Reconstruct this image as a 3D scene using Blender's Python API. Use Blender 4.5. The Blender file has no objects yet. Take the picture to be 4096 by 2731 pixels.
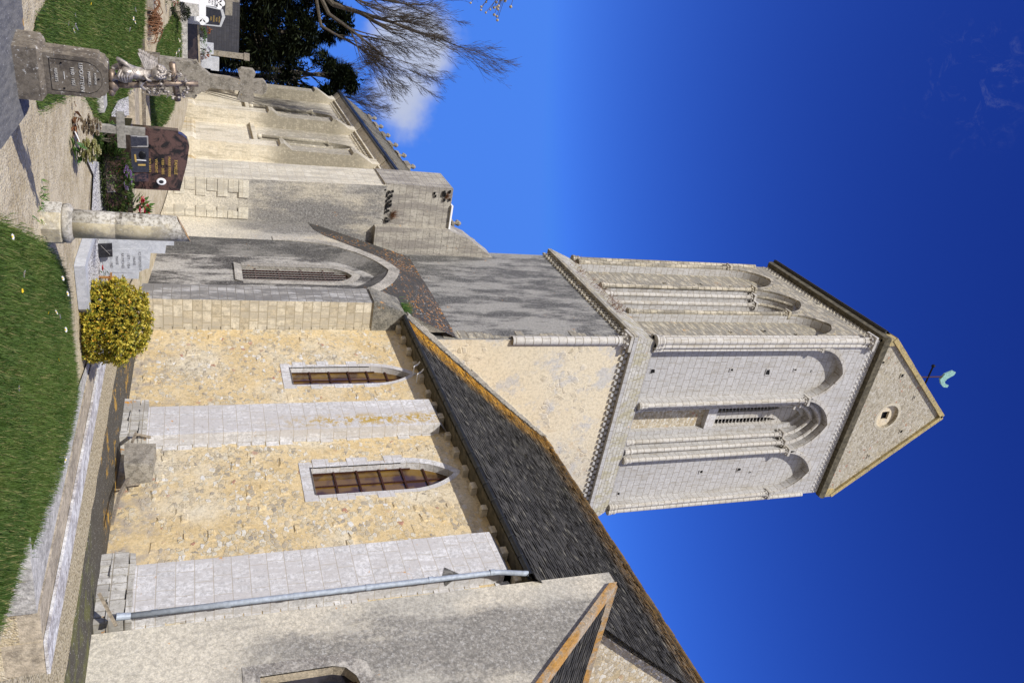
import bpy, bmesh, math, random
from mathutils import Vector, Matrix
from mathutils.geometry import tessellate_polygon
random.seed(7)
S = bpy.context.scene
COL = S.collection
R = math.radians
PI = math.pi

# ------------------------------------------------------------------ camera
# the photograph was taken upright and is stored on its side: the camera is rolled a quarter turn
PITCH, HEAD = R(21.9), R(152.2)
Fh = Vector((math.cos(HEAD), math.sin(HEAD), 0)); Rt = Vector((math.sin(HEAD), -math.cos(HEAD), 0)); Zu = Vector((0, 0, 1))
Fw = Fh*math.cos(PITCH) + Zu*math.sin(PITCH); Up = -Fh*math.sin(PITCH) + Zu*math.cos(PITCH)
cd = bpy.data.cameras.new('camera'); cam = bpy.data.objects.new('camera', cd); COL.objects.link(cam)
cd.sensor_width = 36; cd.lens = 36*1830/2352; cd.clip_end = 2000; cd.clip_start = .05
cam.matrix_world = Matrix(((Up.x, -Rt.x, -Fw.x, 0), (Up.y, -Rt.y, -Fw.y, 0), (Up.z, -Rt.z, -Fw.z, 1.6), (0, 0, 0, 1)))
S.camera = cam

# ------------------------------------------------------------------ light, sky, exposure
SUN_EL, SUN_DIR = R(34), Vector((.66, -.75, 0)).normalized()      # direction towards the sun
sd = bpy.data.lights.new('sun', 'SUN'); sd.energy = 4.6; sd.angle = R(.5); sd.color = (1, .965, .90)
sun = bpy.data.objects.new('sun', sd); COL.objects.link(sun)
sv = SUN_DIR*math.cos(SUN_EL) + Zu*math.sin(SUN_EL)
sun.rotation_euler = (-sv).to_track_quat('-Z', 'Y').to_euler()
S.view_settings.view_transform = 'Standard'; S.view_settings.look = 'None'; S.view_settings.exposure = .2; S.view_settings.gamma = 1

# ------------------------------------------------------------------ node helper
class NT:
    def __init__(s, nt): s.nt = nt; s.N = nt.nodes; s.L = nt.links; s._pos = None
    def node(s, t, **kw):
        n = s.N.new(t)
        for k, v in kw.items(): setattr(n, k, v)
        return n
    def set(s, n, **kw):
        for k, v in kw.items():
            k = k.replace('_', ' ')
            i = n.inputs[int(k[1:])] if k[0] == '#' else n.inputs[k]
            if hasattr(v, 'is_output') or isinstance(v, bpy.types.NodeSocket): s.L.new(v, i)
            else: i.default_value = v
        return n
    def pos(s):
        if s._pos is None: s._pos = s.node('ShaderNodeNewGeometry').outputs['Position']
        return s._pos
    def island(s): return s.node('ShaderNodeNewGeometry').outputs['Random Per Island']
    def wallv(s):                                                  # (along the wall, height) for walls facing south or west
        x = s.node('ShaderNodeSeparateXYZ'); s.L.new(s.pos(), x.inputs[0])
        a = s.math('ADD', x.outputs[0], x.outputs[1]); c = s.node('ShaderNodeCombineXYZ')
        s.L.new(a, c.inputs[0]); s.L.new(x.outputs[2], c.inputs[1]); return c.outputs[0]
    def xyz(s):
        x = s.node('ShaderNodeSeparateXYZ'); s.L.new(s.pos(), x.inputs[0]); return x.outputs
    def math(s, op, a, b=0., c=0., clamp=False):
        n = s.node('ShaderNodeMath', operation=op, use_clamp=clamp)
        for i, v in enumerate((a, b, c)):
            if isinstance(v, bpy.types.NodeSocket): s.L.new(v, n.inputs[i])
            else: n.inputs[i].default_value = v
        return n.outputs[0]
    def scale(s, v, sx, sy, sz):
        n = s.node('ShaderNodeMapping'); s.L.new(v, n.inputs[0]); n.inputs['Scale'].default_value = (sx, sy, sz); return n.outputs[0]
    def noise(s, sc, det=4, rough=.6, vec=None, dist=0.):
        n = s.node('ShaderNodeTexNoise'); s.L.new(vec or s.pos(), n.inputs['Vector'])
        n.inputs['Scale'].default_value = sc; n.inputs['Detail'].default_value = det; n.inputs['Roughness'].default_value = rough; n.inputs['Distortion'].default_value = dist
        return n.outputs['Fac']
    def vor(s, sc, feat='F1', out='Distance', vec=None, rnd=1.):
        n = s.node('ShaderNodeTexVoronoi', feature=feat); s.L.new(vec or s.pos(), n.inputs['Vector']); n.inputs['Scale'].default_value = sc
        n.inputs['Randomness'].default_value = rnd; return n.outputs[out]
    def ramp(s, f, a, b, lo=0., hi=1.):                            # smooth step between a and b
        n = s.node('ShaderNodeMapRange', interpolation_type='SMOOTHSTEP'); s.L.new(f, n.inputs[0])
        n.inputs[1].default_value = a; n.inputs[2].default_value = b; n.inputs[3].default_value = lo; n.inputs[4].default_value = hi; return n.outputs[0]
    def mix(s, f, a, b, blend='MIX'):
        n = s.node('ShaderNodeMix', data_type='RGBA', blend_type=blend)
        for i, v in ((0, f), (6, a), (7, b)):
            if isinstance(v, bpy.types.NodeSocket): s.L.new(v, n.inputs[i])
            elif i == 0: n.inputs[0].default_value = v
            else: n.inputs[i].default_value = (*v[:3], 1)
        return n.outputs[2]
    def cramp(s, f, stops):
        n = s.node('ShaderNodeValToRGB'); s.L.new(f, n.inputs[0]); e = n.color_ramp.elements
        while len(e) < len(stops): e.new(.5)
        for i, (p, c) in enumerate(stops): e[i].position = p; e[i].color = (*c, 1)
        return n.outputs[0]
    def bump(s, h, st=.5, d=.02, nrm=None):
        n = s.node('ShaderNodeBump'); s.L.new(h, n.inputs['Height']); n.inputs['Strength'].default_value = st; n.inputs['Distance'].default_value = d
        if nrm: s.L.new(nrm, n.inputs['Normal'])
        return n.outputs[0]

# ------------------------------------------------------------------ world: Nishita sky, a small cloud and faint wisps
W = bpy.data.worlds.new('World'); S.world = W; W.use_nodes = True
t = NT(W.node_tree); t.N.clear()
sky = t.node('ShaderNodeTexSky', sky_type='NISHITA', sun_disc=False, sun_elevation=SUN_EL, sun_rotation=math.atan2(SUN_DIR.x, SUN_DIR.y), air_density=1., dust_density=.25, ozone_density=4., altitude=50)
hs = t.node('ShaderNodeHueSaturation'); t.set(hs, Saturation=1.28, Value=1., Color=sky.outputs[0]); 
gm0 = t.node('ShaderNodeGamma'); t.L.new(hs.outputs[0], gm0.inputs[0]); gm0.inputs[1].default_value = 1.25
sepc = t.node('ShaderNodeSeparateColor'); t.L.new(gm0.outputs[0], sepc.inputs[0]); gm = t.node('ShaderNodeCombineColor')
for i_, (k_, p_, mx_) in enumerate(((7.5, 1.35, .072), (5.2, 1.87, .235), (1.98, 1.48, .86))):   # deep polarised blue of a clear spring sky
    t.L.new(t.math('MULTIPLY', t.math('MINIMUM', t.math('MULTIPLY', t.math('POWER', t.math('MULTIPLY', sepc.outputs[i_], .108), p_), k_), mx_), 1/.108), gm.inputs[i_])
tc = t.node('ShaderNodeTexCoord').outputs['Generated']
def skydir(sx, sy):
    return (Fw + Rt*((sy-1365.5)/3187.) + Up*((sx-2048)/3187.)).normalized()
def blob(sx, sy, r0, r1):
    d = skydir(sx, sy); n = t.node('ShaderNodeVectorMath', operation='DISTANCE'); t.L.new(tc, n.inputs[0]); n.inputs[1].default_value = d
    return n.outputs['Value']
nz = t.noise(9., 5, .6, tc)
dd = t.math('ADD', blob(1610, 390, 0, 0), t.math('MULTIPLY', t.math('SUBTRACT', nz, .5), .10))
d2 = t.math('ADD', blob(1640, 160, 0, 0), t.math('MULTIPLY', t.math('SUBTRACT', nz, .5), .12))
c1 = t.math('MAXIMUM', t.ramp(dd, .055, .015), t.ramp(d2, .065, .02))
d3 = t.math('ADD', blob(3890, 350, 0, 0), t.math('MULTIPLY', t.math('SUBTRACT', t.noise(14., 6, .7, tc), .5), .16))
c2 = t.math('MULTIPLY', t.ramp(d3, .08, 0., 0., .10), t.ramp(t.noise(34., 6, .75, tc, 1.5), .5, .7))
cl = t.mix(t.math('MULTIPLY', c1, .85), gm.outputs[0], (5.2, 5.6, 6.6)); cl = t.mix(c2, cl, (4, 4.4, 5.6))
dt = t.node('ShaderNodeVectorMath', operation='DOT_PRODUCT'); t.L.new(tc, dt.inputs[0]); dt.inputs[1].default_value = (-Fh.x, -Fh.y, .25)   # unseen white patches added behind the camera to neutralise the blue fill
ck = t.math('MULTIPLY', t.ramp(dt.outputs['Value'], .12, .5), t.ramp(t.noise(2.6, 6, .6, tc), .40, .56)); cl = t.mix(ck, cl, (6.2, 6.2, 6.4))
bg = t.node('ShaderNodeBackground'); t.L.new(cl, bg.inputs[0]); bg.inputs[1].default_value = .0943
t.L.new(bg.outputs[0], t.node('ShaderNodeOutputWorld').inputs[0])

# ------------------------------------------------------------------ materials
def M(name, rough=.85, spec=.3, metal=0.):
    m = bpy.data.materials.new(name); m.use_nodes = True; k = NT(m.node_tree)
    k.b = next(n for n in k.N if n.type == 'BSDF_PRINCIPLED')
    k.b.inputs['Roughness'].default_value = rough; k.b.inputs['Specular IOR Level'].default_value = spec; k.b.inputs['Metallic'].default_value = metal
    k.m = m; return k
def fin(k, col, nrm=None):
    if isinstance(col, bpy.types.NodeSocket): k.L.new(col, k.b.inputs['Base Color'])
    else: k.b.inputs['Base Color'].default_value = (*col, 1)
    if nrm: k.L.new(nrm, k.b.inputs['Normal'])
    return k.m
def plain(name, c, rough=.7, metal=0., var=.25, sc=30., spec=.3, bmp=.15):
    k = M(name, rough, spec, metal); n = k.noise(sc, 4)
    return fin(k, k.mix(k.ramp(n, .3, .7), tuple(x*(1-var) for x in c), tuple(min(1, x*(1+var*.6)) for x in c)), k.bump(n, bmp, .01))
ORANGE = (.42, .19, .025); GREYL = (.30, .30, .28)
def lichen(k, col, amount, sc=3., orange=ORANGE, edge=.06, fine=14.):
    n = k.math('ADD', k.math('MULTIPLY', k.noise(sc, 3), .62), k.math('MULTIPLY', k.noise(fine, 4, .65), .38))
    th = .66-.2*amount
    return k.mix(k.ramp(n, th, th+edge), col, k.mix(k.noise(40, 2), orange, tuple(min(1, c*1.5) for c in orange)))
def speckle(k, col, dark, amount=.5, sc=22., region=None):
    n = k.noise(sc, 5, .75); m = k.ramp(n, .62-.22*amount, .70-.16*amount)
    if region is not None: m = k.math('MULTIPLY', m, region)
    return k.mix(m, col, dark)
def ashlar(name, a, b, joint, bw=.52, bh=.28, stain=None, stain_amt=.4, lich=0., spk=None, spk_amt=.3, horiz=False, jw=.006, bs=.5, west=0., grain=9., gr_amt=.30, bvar=.4):
    k = M(name); v = k.wallv()
    br = k.node('ShaderNodeTexBrick'); k.L.new(v, br.inputs['Vector']); br.offset = .5; br.squash = .8; br.squash_frequency = 3
    k.set(br, Color1=(0, 0, 0, 1), Color2=(1, 1, 1, 1), Mortar=(.5, .5, .5, 1), Scale=1., Mortar_Size=jw, Mortar_Smooth=.3, Bias=0., Brick_Width=bw, Row_Height=bh)
    c = k.mix(k.math('MULTIPLY', k.node('ShaderNodeSeparateColor').outputs[0], 0), a, a)
    sc = k.node('ShaderNodeSeparateColor'); k.L.new(br.outputs['Color'], sc.inputs[0])
    f = k.math('ADD', k.math('MULTIPLY', sc.outputs[0], bvar), k.math('MULTIPLY', k.noise(2.2, 6, .7), 1-bvar))
    c = k.mix(k.ramp(f, .15, .85), a, b)
    fine = k.noise(grain, 7, .85); c = k.mix(k.ramp(fine, .36, .60), k.mix(gr_amt, c, (.05, .042, .03)), c)
    if stain:
        sv_ = k.scale(k.pos(), .7, .7, 2.6) if horiz else k.scale(k.pos(), 1.6, 1.6, .3)
        n = k.noise(2.3 if horiz else 1.5, 8, .82, sv_); c = k.mix(k.math('MULTIPLY', k.ramp(n, .58-.22*stain_amt, .66-.20*stain_amt), .85), c, stain)
    if west:                                                        # grey mottling at mid height; faces turned west toned darker, more higher up
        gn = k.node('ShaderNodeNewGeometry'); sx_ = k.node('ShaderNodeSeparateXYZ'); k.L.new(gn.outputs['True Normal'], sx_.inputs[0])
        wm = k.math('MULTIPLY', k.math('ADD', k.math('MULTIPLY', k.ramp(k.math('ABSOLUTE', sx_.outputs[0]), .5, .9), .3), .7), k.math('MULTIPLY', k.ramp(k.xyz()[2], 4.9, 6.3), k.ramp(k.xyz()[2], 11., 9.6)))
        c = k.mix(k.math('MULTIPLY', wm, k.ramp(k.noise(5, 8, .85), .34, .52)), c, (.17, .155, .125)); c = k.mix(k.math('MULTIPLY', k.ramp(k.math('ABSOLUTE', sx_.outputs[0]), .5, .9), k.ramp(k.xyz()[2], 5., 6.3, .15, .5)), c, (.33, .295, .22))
    if spk: c = speckle(k, c, spk, spk_amt, 16)
    if lich: c = lichen(k, c, lich, 1.6)
    c = k.mix(k.math('MULTIPLY', br.outputs['Fac'], .9), c, joint)
    h = k.math('SUBTRACT', k.math('MULTIPLY', fine, .35), br.outputs['Fac'])
    return fin(k, c, k.bump(h, bs, .02))
m_towerW = ashlar('pale_ashlar', (.435, .425, .415), (.50, .49, .485), (.22, .185, .145), .55, .31, (.34, .32, .29), .30, .0, (.27, .245, .21), .06, jw=.010, bvar=.3)
m_towerS = ashlar('weathered_ashlar', (.47, .415, .305), (.58, .53, .42), (.20, .16, .10), .55, .30, (.19, .18, .16), .70, .20, (.14, .125, .10), .25, horiz=True, jw=.012, gr_amt=.4)
m_quoin = ashlar('white_ashlar', (.58, .57, .57), (.68, .67, .675), (.40, .35, .28), .62, .33, (.46, .44, .43), .55, .10, (.36, .335, .31), .30, grain=11., gr_amt=.45, bvar=.45, jw=.007)
m_shaft = ashlar('shaft_stone', (.46, .435, .40), (.54, .52, .49), (.19, .16, .12), 2., .33, (.36, .33, .28), .35, jw=.014)
m_shaftS = ashlar('weathered_shaft_stone', (.46, .41, .31), (.56, .51, .42), (.12, .10, .07), 2., .33, (.17, .155, .13), .6, jw=.016, gr_amt=.4)
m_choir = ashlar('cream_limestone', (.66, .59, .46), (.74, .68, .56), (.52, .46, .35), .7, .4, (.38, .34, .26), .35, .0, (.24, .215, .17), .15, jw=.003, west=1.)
m_turretS = ashlar('pale_render_stone', (.60, .55, .44), (.68, .64, .54), (.44, .38, .28), .6, .34, (.40, .37, .31), .45, .03, (.30, .28, .24), .3)
m_pierW = ashlar('patched_pier_stone', (.50, .43, .31), (.66, .60, .48), (.36, .31, .22), .40, .27, (.40, .36, .29), .5, .02, bs=.8, jw=.012, bvar=.5, grain=6., gr_amt=.45)
m_foot = ashlar('lichened_footing_stone', (.46, .44, .40), (.60, .58, .54), (.28, .25, .20), .4, .26, (.30, .28, .25), .5, .30, (.26, .24, .21), .3, jw=.012, bvar=.6)
m_pierS = ashlar('grey_pier_stone', (.34, .325, .305), (.48, .47, .46), (.22, .205, .19), .34, .26, (.15, .145, .14), .65, .05, bs=.8, bvar=.7, jw=.012)
m_turretW = ashlar('rough_turret_stone', (.36, .33, .28), (.46, .43, .37), (.22, .2, .17), .5, .28, (.22, .20, .18), .5, .1, (.06, .055, .05), .22, bs=.8)

def rubble(name, sc_, m1, m2, m3, pal, lo, low_dirt=True):
    k = M(name); v = k.scale(k.wallv(), 1, 1.35, 1)
    warp = k.node('ShaderNodeVectorMath', operation='ADD'); k.L.new(v, warp.inputs[0])
    nc = k.node('ShaderNodeTexNoise'); k.L.new(v, nc.inputs['Vector']); nc.inputs['Scale'].default_value = 7
    sb = k.node('ShaderNodeVectorMath', operation='SCALE'); k.L.new(nc.outputs['Color'], sb.inputs[0]); sb.inputs['Scale'].default_value = .13
    k.L.new(sb.outputs[0], warp.inputs[1]); vv = warp.outputs[0]
    cell = k.node('ShaderNodeTexVoronoi'); k.L.new(vv, cell.inputs['Vector']); cell.inputs['Scale'].default_value = sc_
    edge = k.vor(sc_, 'DISTANCE_TO_EDGE', vec=vv)
    s = k.node('ShaderNodeSeparateColor'); k.L.new(cell.outputs['Color'], s.inputs[0])
    stone = k.cramp(s.outputs[0], pal)
    stone = k.mix(k.ramp(s.outputs[1], .975, .99), stone, (.42, .22, .15))
    mort = k.mix(k.ramp(k.noise(1.1, 5, .7), .3, .7), m1, m2); mort = k.mix(k.ramp(k.noise(.5, 3), .45, .7), mort, m3)
    # how much of each stone the mortar leaves showing
    show = k.math('ADD', k.math('MULTIPLY', s.outputs[2], .55), k.math('MULTIPLY', k.noise(.9, 3), 1.0))
    mask = k.math('MULTIPLY', k.ramp(edge, .03, .09), k.ramp(show, lo, lo+.18))
    c = k.mix(mask, mort, stone)
    fine = k.noise(13, 8, .85); c = k.mix(k.ramp(fine, .36, .56), k.mix(.42, c, (.12, .09, .045)), c)
    spots = k.math('MULTIPLY', k.ramp(k.noise(14, 5, .8), .52, .62), k.ramp(k.noise(.8, 4, .6), .40, .62)); c = k.mix(k.math('MULTIPLY', spots, .75), c, (.24, .205, .15))
    c = k.mix(k.math('MULTIPLY', k.ramp(k.noise(21, 4, .8), .60, .66), .7), c, (.66, .645, .61))
    if low_dirt:
      z = k.xyz()[2]; low = k.ramp(z, 1.9, .2); c = k.mix(k.math('MULTIPLY', low, k.ramp(k.noise(2.3, 5, .7), .45, .65)), c, (.36, .31, .25))
      c = k.mix(k.math('MULTIPLY', k.ramp(z, 6.2, 8.), .3), c, (.54, .41, .22))
    h = k.math('ADD', k.math('MULTIPLY', mask, .8), k.math('ADD', k.math('MULTIPLY', fine, .7), k.math('MULTIPLY', k.noise(12, 3), .7)))
    return fin(k, c, k.bump(h, .6, .025))
m_rubble = rubble('ochre_rubble', 7., (.56, .42, .215), (.69, .545, .315), (.65, .575, .43), [(0, (.30, .27, .225)), (.25, (.50, .42, .29)), (.7, (.58, .52, .39)), (1, (.68, .665, .63))], .74)
m_gable = rubble('gable_rubble', 8.5, (.36, .31, .21), (.46, .41, .31), (.42, .38, .30), [(0, (.26, .23, .18)), (.4, (.42, .38, .30)), (1, (.54, .51, .45))], .42, False)
m_infill = rubble('infill_rubble', 7., (.44, .35, .21), (.54, .44, .28), (.5, .43, .31), [(0, (.34, .29, .21)), (.5, (.56, .50, .40)), (1, (.66, .64, .58))], .45, False)
def render(name, base, dark, amt, sc=1.2, white=.0, orange=0., vert=True, base2=None, zpale=0.):
    k = M(name); v = k.scale(k.pos(), 1, 1, .28) if vert else k.pos()
    reg = k.ramp(k.noise(sc*.6, 7, .72, v), .42, .58)
    c = base if base2 is None else k.mix(k.ramp(k.noise(.45, 3), .4, .6), base, base2)
    c = k.mix(k.math('MULTIPLY', reg, amt), c, dark)
    if zpale: c = k.mix(k.ramp(k.math('ADD', k.xyz()[2], k.math('MULTIPLY', k.noise(1.1, 5, .7), 3.)), zpale+2.6, zpale), c, (.60, .55, .45)); reg = k.math('MULTIPLY', reg, k.ramp(k.xyz()[2], zpale-1., zpale+1.5))
    reg = k.math('ADD', k.math('MULTIPLY', reg, .75), .25)
    gv_ = k.node('ShaderNodeHueSaturation'); k.L.new(c, gv_.inputs['Color']); k.L.new(k.ramp(k.noise(16, 8, .9), .38, .62, .66, 1.28), gv_.inputs['Value']); c = gv_.outputs[0]
    c = k.mix(k.math('MULTIPLY', k.ramp(k.noise(12, 8, .88), .47, .55), k.math('MULTIPLY', reg, .75)), c, tuple(x*.5 for x in dark))
    if white: c = k.mix(k.math('MULTIPLY', k.math('MULTIPLY', k.ramp(k.noise(15, 7, .88, k.scale(k.pos(), 1.1, 1.1, 1.1)), .53, .60), reg), white), c, (.62, .61, .58))
    if orange: c = lichen(k, c, orange, 1.3)
    return fin(k, c, k.bump(k.math('ADD', k.noise(24, 5, .75), k.noise(3, 3)), .5, .02))
m_render_annex = render('grey_cement_render', (.43, .405, .35), (.25, .235, .21), .9, 1.0, .55, .05, base2=(.56, .51, .415), zpale=2.6)
m_render_tower = render('dark_streaked_render', (.29, .28, .258), (.085, .083, .08), .95, 2.4, .5, .09)
m_render_turret = render('grey_turret_render', (.38, .36, .325), (.20, .19, .18), .95, 1.1, .45, .03, base2=(.48, .435, .35), zpale=3.2)
m_niche = render('stained_niche_plaster', (.40, .38, .345), (.065, .06, .057), .97, 3.2, .35, .04)
m_reveal = render('dark_reveal_stone', (.20, .19, .175), (.075, .072, .068), .95, 1.6, .18, .05)
m_archring = render('pale_arch_stone', (.44, .41, .36), (.28, .26, .23), .7, 2., .2, .03)
def creamw():
    k = M('cream_tower_render'); z = k.xyz()
    c = k.mix(k.noise(1.1, 4), (.64, .545, .385), (.71, .63, .48))
    vv = k.wallv(); st_ = k.vor(4.2, out='Color', vec=vv); s2 = k.node('ShaderNodeSeparateColor'); k.L.new(st_, s2.inputs[0]); rub = k.math('MULTIPLY', k.math('MULTIPLY', k.ramp(k.vor(4.2, 'DISTANCE_TO_EDGE', vec=vv), .03, .12), k.ramp(s2.outputs[0], .45, .6)), k.ramp(k.noise(.75, 3), .48, .58))
    c = k.mix(k.math('MULTIPLY', rub, .55), c, k.mix(s2.outputs[1], (.40, .33, .22), (.52, .49, .44)))
    c = k.mix(k.math('MULTIPLY', k.ramp(k.noise(.9, 6, .75), .50, .62), .85), c, (.50, .485, .465))
    c = k.mix(k.math('MULTIPLY', k.math('MULTIPLY', k.ramp(k.noise(1.9, 6, .82), .53, .64), k.ramp(z[1], 14., 18.5)), .8), c, (.46, .30, .15)); c = k.mix(k.math('MULTIPLY', k.ramp(z[1], 15.5, 19.), .5), c, (.46, .43, .38))
    n = k.noise(9, 8, .85); c = k.mix(k.ramp(n, .36, .56), k.mix(.34, c, (.1, .08, .05)), c)
    return fin(k, c, k.bump(k.math('ADD', n, rub), .6, .02))
m_cream = creamw()
def slabm():
    k = M('black_lichen_slab'); c = k.mix(k.noise(3, 5, .7), (.026, .025, .024), (.062, .058, .054))
    f = k.noise(8, 5, .75); g = k.ramp(k.noise(.8, 3), .35, .6)
    c = k.mix(k.math('MULTIPLY', k.ramp(f, .565, .60), g), c, (.50, .20, .02)); c = k.mix(k.math('MULTIPLY', k.ramp(k.noise(17, 3, .7), .6, .64), g), c, (.42, .41, .40))
    return fin(k, c, k.bump(k.noise(25, 5), .5, .02))
m_slab = slabm()
def slates(name, edge_x=None, edge_dir=1):
    k = M(name, .85, .15); i = k.island(); p = k.xyz()
    c = k.cramp(i, [(0, (.030, .029, .028)), (.4, (.044, .042, .040)), (.8, (.058, .055, .051)), (.95, (.080, .075, .067)), (1, (.15, .14, .115))])
    n = k.noise(1.2, 6, .75); c = k.mix(k.math('MULTIPLY', k.ramp(n, .55, .72), .4), c, (.10, .092, .05))
    c = k.mix(k.ramp(k.noise(30, 3, .7), .64, .70), c, (.23, .22, .20))
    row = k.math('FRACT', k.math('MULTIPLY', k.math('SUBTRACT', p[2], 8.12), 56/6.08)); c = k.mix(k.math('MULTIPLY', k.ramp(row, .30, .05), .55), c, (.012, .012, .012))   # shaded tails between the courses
    if edge_x is not None:                                          # yellow lichen below the tower's masonry and along the ridge
        sl = k.math('ADD', p[0], k.math('MULTIPLY', k.noise(2.2, 6, .75), 1.7)); a = k.math('MULTIPLY', k.ramp(sl, edge_x+2.9, edge_x+1.55), k.ramp(k.math('ADD', p[0], k.math('MULTIPLY', k.noise(3.1, 5, .7), .5)), edge_x+.42, edge_x+.62))
        a2 = k.ramp(k.math('ADD', p[2], k.math('MULTIPLY', k.noise(3.3, 6, .7), 1.2)), 13.6, 14.6)
        a = k.math('MULTIPLY', k.math('MAXIMUM', k.math('MULTIPLY', a, k.ramp(p[2], 15., 9., .45, 1.)), k.math('MULTIPLY', a2, .22)), k.ramp(k.noise(9, 6, .8), .42, .52))
        c = k.mix(a, c, k.mix(k.noise(6, 3), (.40, .20, .02), (.60, .31, .025)))
    return fin(k, c, k.bump(k.noise(20, 5, .7), .35, .01))
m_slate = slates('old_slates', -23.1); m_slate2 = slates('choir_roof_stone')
m_orange = render('orange_lichen_coping', (.40, .21, .05), (.38, .33, .26), .8, 4., .25, .25, vert=False)
m_gcop = render('mossy_gable_coping', (.44, .34, .15), (.34, .29, .17), .7, 5., .15, .2, vert=False)
m_zinc = plain('zinc_pipe', (.34, .38, .44), .6, .15, .2, 12)
m_gutter = plain('black_zinc_gutter', (.045, .048, .052), .4, .5, .3, 9)
m_cornice = plain('dark_mossy_cornice', (.095, .082, .055), .9, 0, .5, 5)
m_wood = plain('grey_weathered_wood', (.24, .20, .15), .85, 0, .4, 18, bmp=.4)
m_greywood = plain('silvered_oak', (.27, .255, .225), .8, 0, .35, 22, bmp=.5)
m_redwood = plain('varnished_wood', (.35, .17, .06), .5, 0, .3, 20)
m_rust = plain('rusty_iron', (.055, .020, .013), .7, .3, .4, 30)
m_black = plain('unlit_dark_interior', (.006, .006, .007), .9, 0, .2, 5)  # near-black colour stands for the shade inside openings, holes and pits
m_wire = plain('galvanised_wire', (.42, .40, .38), .5, .5, .2, 20)
m_copper = plain('green_copper', (.28, .48, .42), .6, .2, .35, 15)
m_iron = plain('black_iron', (.012, .012, .014), .5, .5, .3, 30)
def glassm(name, a, b):
    k = M(name, .12, .6); return fin(k, k.mix(k.ramp(k.noise(1.6, 2), .42, .58), a, b), k.bump(k.noise(14, 3), .12, .01))
m_amber = glassm('amber_leaded_glass', (.060, .030, .012), (.15, .085, .015)); m_dkglass = glassm('dark_window_glass', (.010, .010, .016), (.03, .03, .045))
def sandm():
    k = M('sandy_gravel', .95, .15); p = k.pos()
    n = k.noise(3, 6, .7); c = k.mix(k.ramp(n, .35, .65), (.40, .325, .205), (.56, .48, .34))
    g = k.vor(60, out='Color'); s = k.node('ShaderNodeSeparateColor'); k.L.new(g, s.inputs[0]); d = k.vor(60)
    c = k.mix(k.math('MULTIPLY', k.ramp(s.outputs[0], .7, .98), .6), c, (.58, .53, .43)); c = k.mix(k.math('MULTIPLY', k.ramp(s.outputs[1], .85, .98), .6), c, (.14, .11, .07))
    c = k.mix(k.math('MULTIPLY', k.ramp(k.noise(1.1, 4), .62, .74), .5), c, (.14, .16, .05))
    return fin(k, c, k.bump(k.math('ADD', k.math('MULTIPLY', d, -.5), k.math('MULTIPLY', k.noise(6, 5, .7), 2.)), .8, .02))
m_sand = sandm()
def gravelm(name, a, b, sc):
    k = M(name, .9, .2); g = k.vor(sc, out='Color'); s = k.node('ShaderNodeSeparateColor'); k.L.new(g, s.inputs[0]); d = k.vor(sc)
    c = k.mix(s.outputs[0], a, b); c = k.mix(k.ramp(d, .45, .8), c, tuple(x*.35 for x in a))
    return fin(k, c, k.bump(k.math('MULTIPLY', d, -1), 1., .03))
m_gravel = gravelm('tan_gravel', (.40, .33, .21), (.66, .58, .43), 34); m_white = gravelm('white_marble_chippings', (.62, .59, .58), (.85, .83, .82), 44)
def apronm():
    k = M('mossy_concrete'); c = k.mix(k.noise(4, 6, .75), (.035, .031, .026), (.09, .08, .062)); x = k.xyz()[0]
    n = k.math('ADD', k.math('MULTIPLY', k.noise(1.3, 3), .6), k.math('MULTIPLY', k.noise(9, 4, .7), .4))
    c = k.mix(k.math('MULTIPLY', k.math('MULTIPLY', k.ramp(n, .55, .60), .8), k.ramp(x, -13., -14.)), c, (.46, .26, .03)); c = k.mix(k.math('MULTIPLY', k.ramp(k.noise(2, 5), .45, .6), k.ramp(x, -12.2, -11.2)), c, (.10, .10, .035))
    c = k.mix(k.ramp(k.noise(24, 3, .7), .62, .67), c, (.45, .44, .42)); return fin(k, c, k.bump(k.noise(15, 5), .7, .03))
m_apron = apronm()
m_concrete = render('pale_concrete', (.52, .50, .47), (.40, .38, .35), .5, 3., .2, 0, vert=False)
m_tanconc = render('tan_concrete', (.46, .39, .29), (.33, .28, .21), .6, 4., .1, 0, vert=False)
m_whitepaint = render('flaking_white_paint', (.64, .63, .62), (.42, .38, .37), .55, 5., .3, 0, vert=False)
def ledgerm():
    k = M('dark_concrete_ledger', .9); v = k.scale(k.pos(), 1., 5., 1.); c = k.mix(k.ramp(k.noise(7, 6, .7, v), .35, .65), (.095, .095, .10), (.17, .165, .16))
    c = k.mix(k.ramp(k.noise(60, 4, .8), .60, .66), c, (.40, .39, .40)); c = lichen(k, c, .12, 4., (.35, .2, .05)); return fin(k, c, k.bump(k.noise(40, 5), .5, .008))
m_ledger = ledgerm()
def stonem(name, a, b, dk, lich=.12, wsp=.5):
    k = M(name); c = k.mix(k.ramp(k.noise(26, 7, .8), .38, .60), a, b); c = k.mix(k.math('MULTIPLY', k.ramp(k.noise(8, 6, .75), .48, .60), .8), c, dk)
    c = lichen(k, c, lich, 5., (.36, .21, .05), fine=30.); c = k.mix(k.math('MULTIPLY', k.ramp(k.noise(38, 5, .8), .60, .65), wsp), c, (.62, .61, .58)); return fin(k, c, k.bump(k.noise(40, 5, .75), .4, .006))
m_mon1 = stonem('brown_lichened_stone', (.13, .108, .082), (.20, .17, .132), (.075, .062, .05), .16, .8); m_mon2 = stonem('grey_cross_stone', (.22, .195, .155), (.30, .27, .225), (.13, .115, .09), .14, .8)
m_column = stonem('column_limestone', (.42, .36, .24), (.50, .44, .31), (.27, .24, .185), .05, .9)
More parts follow.
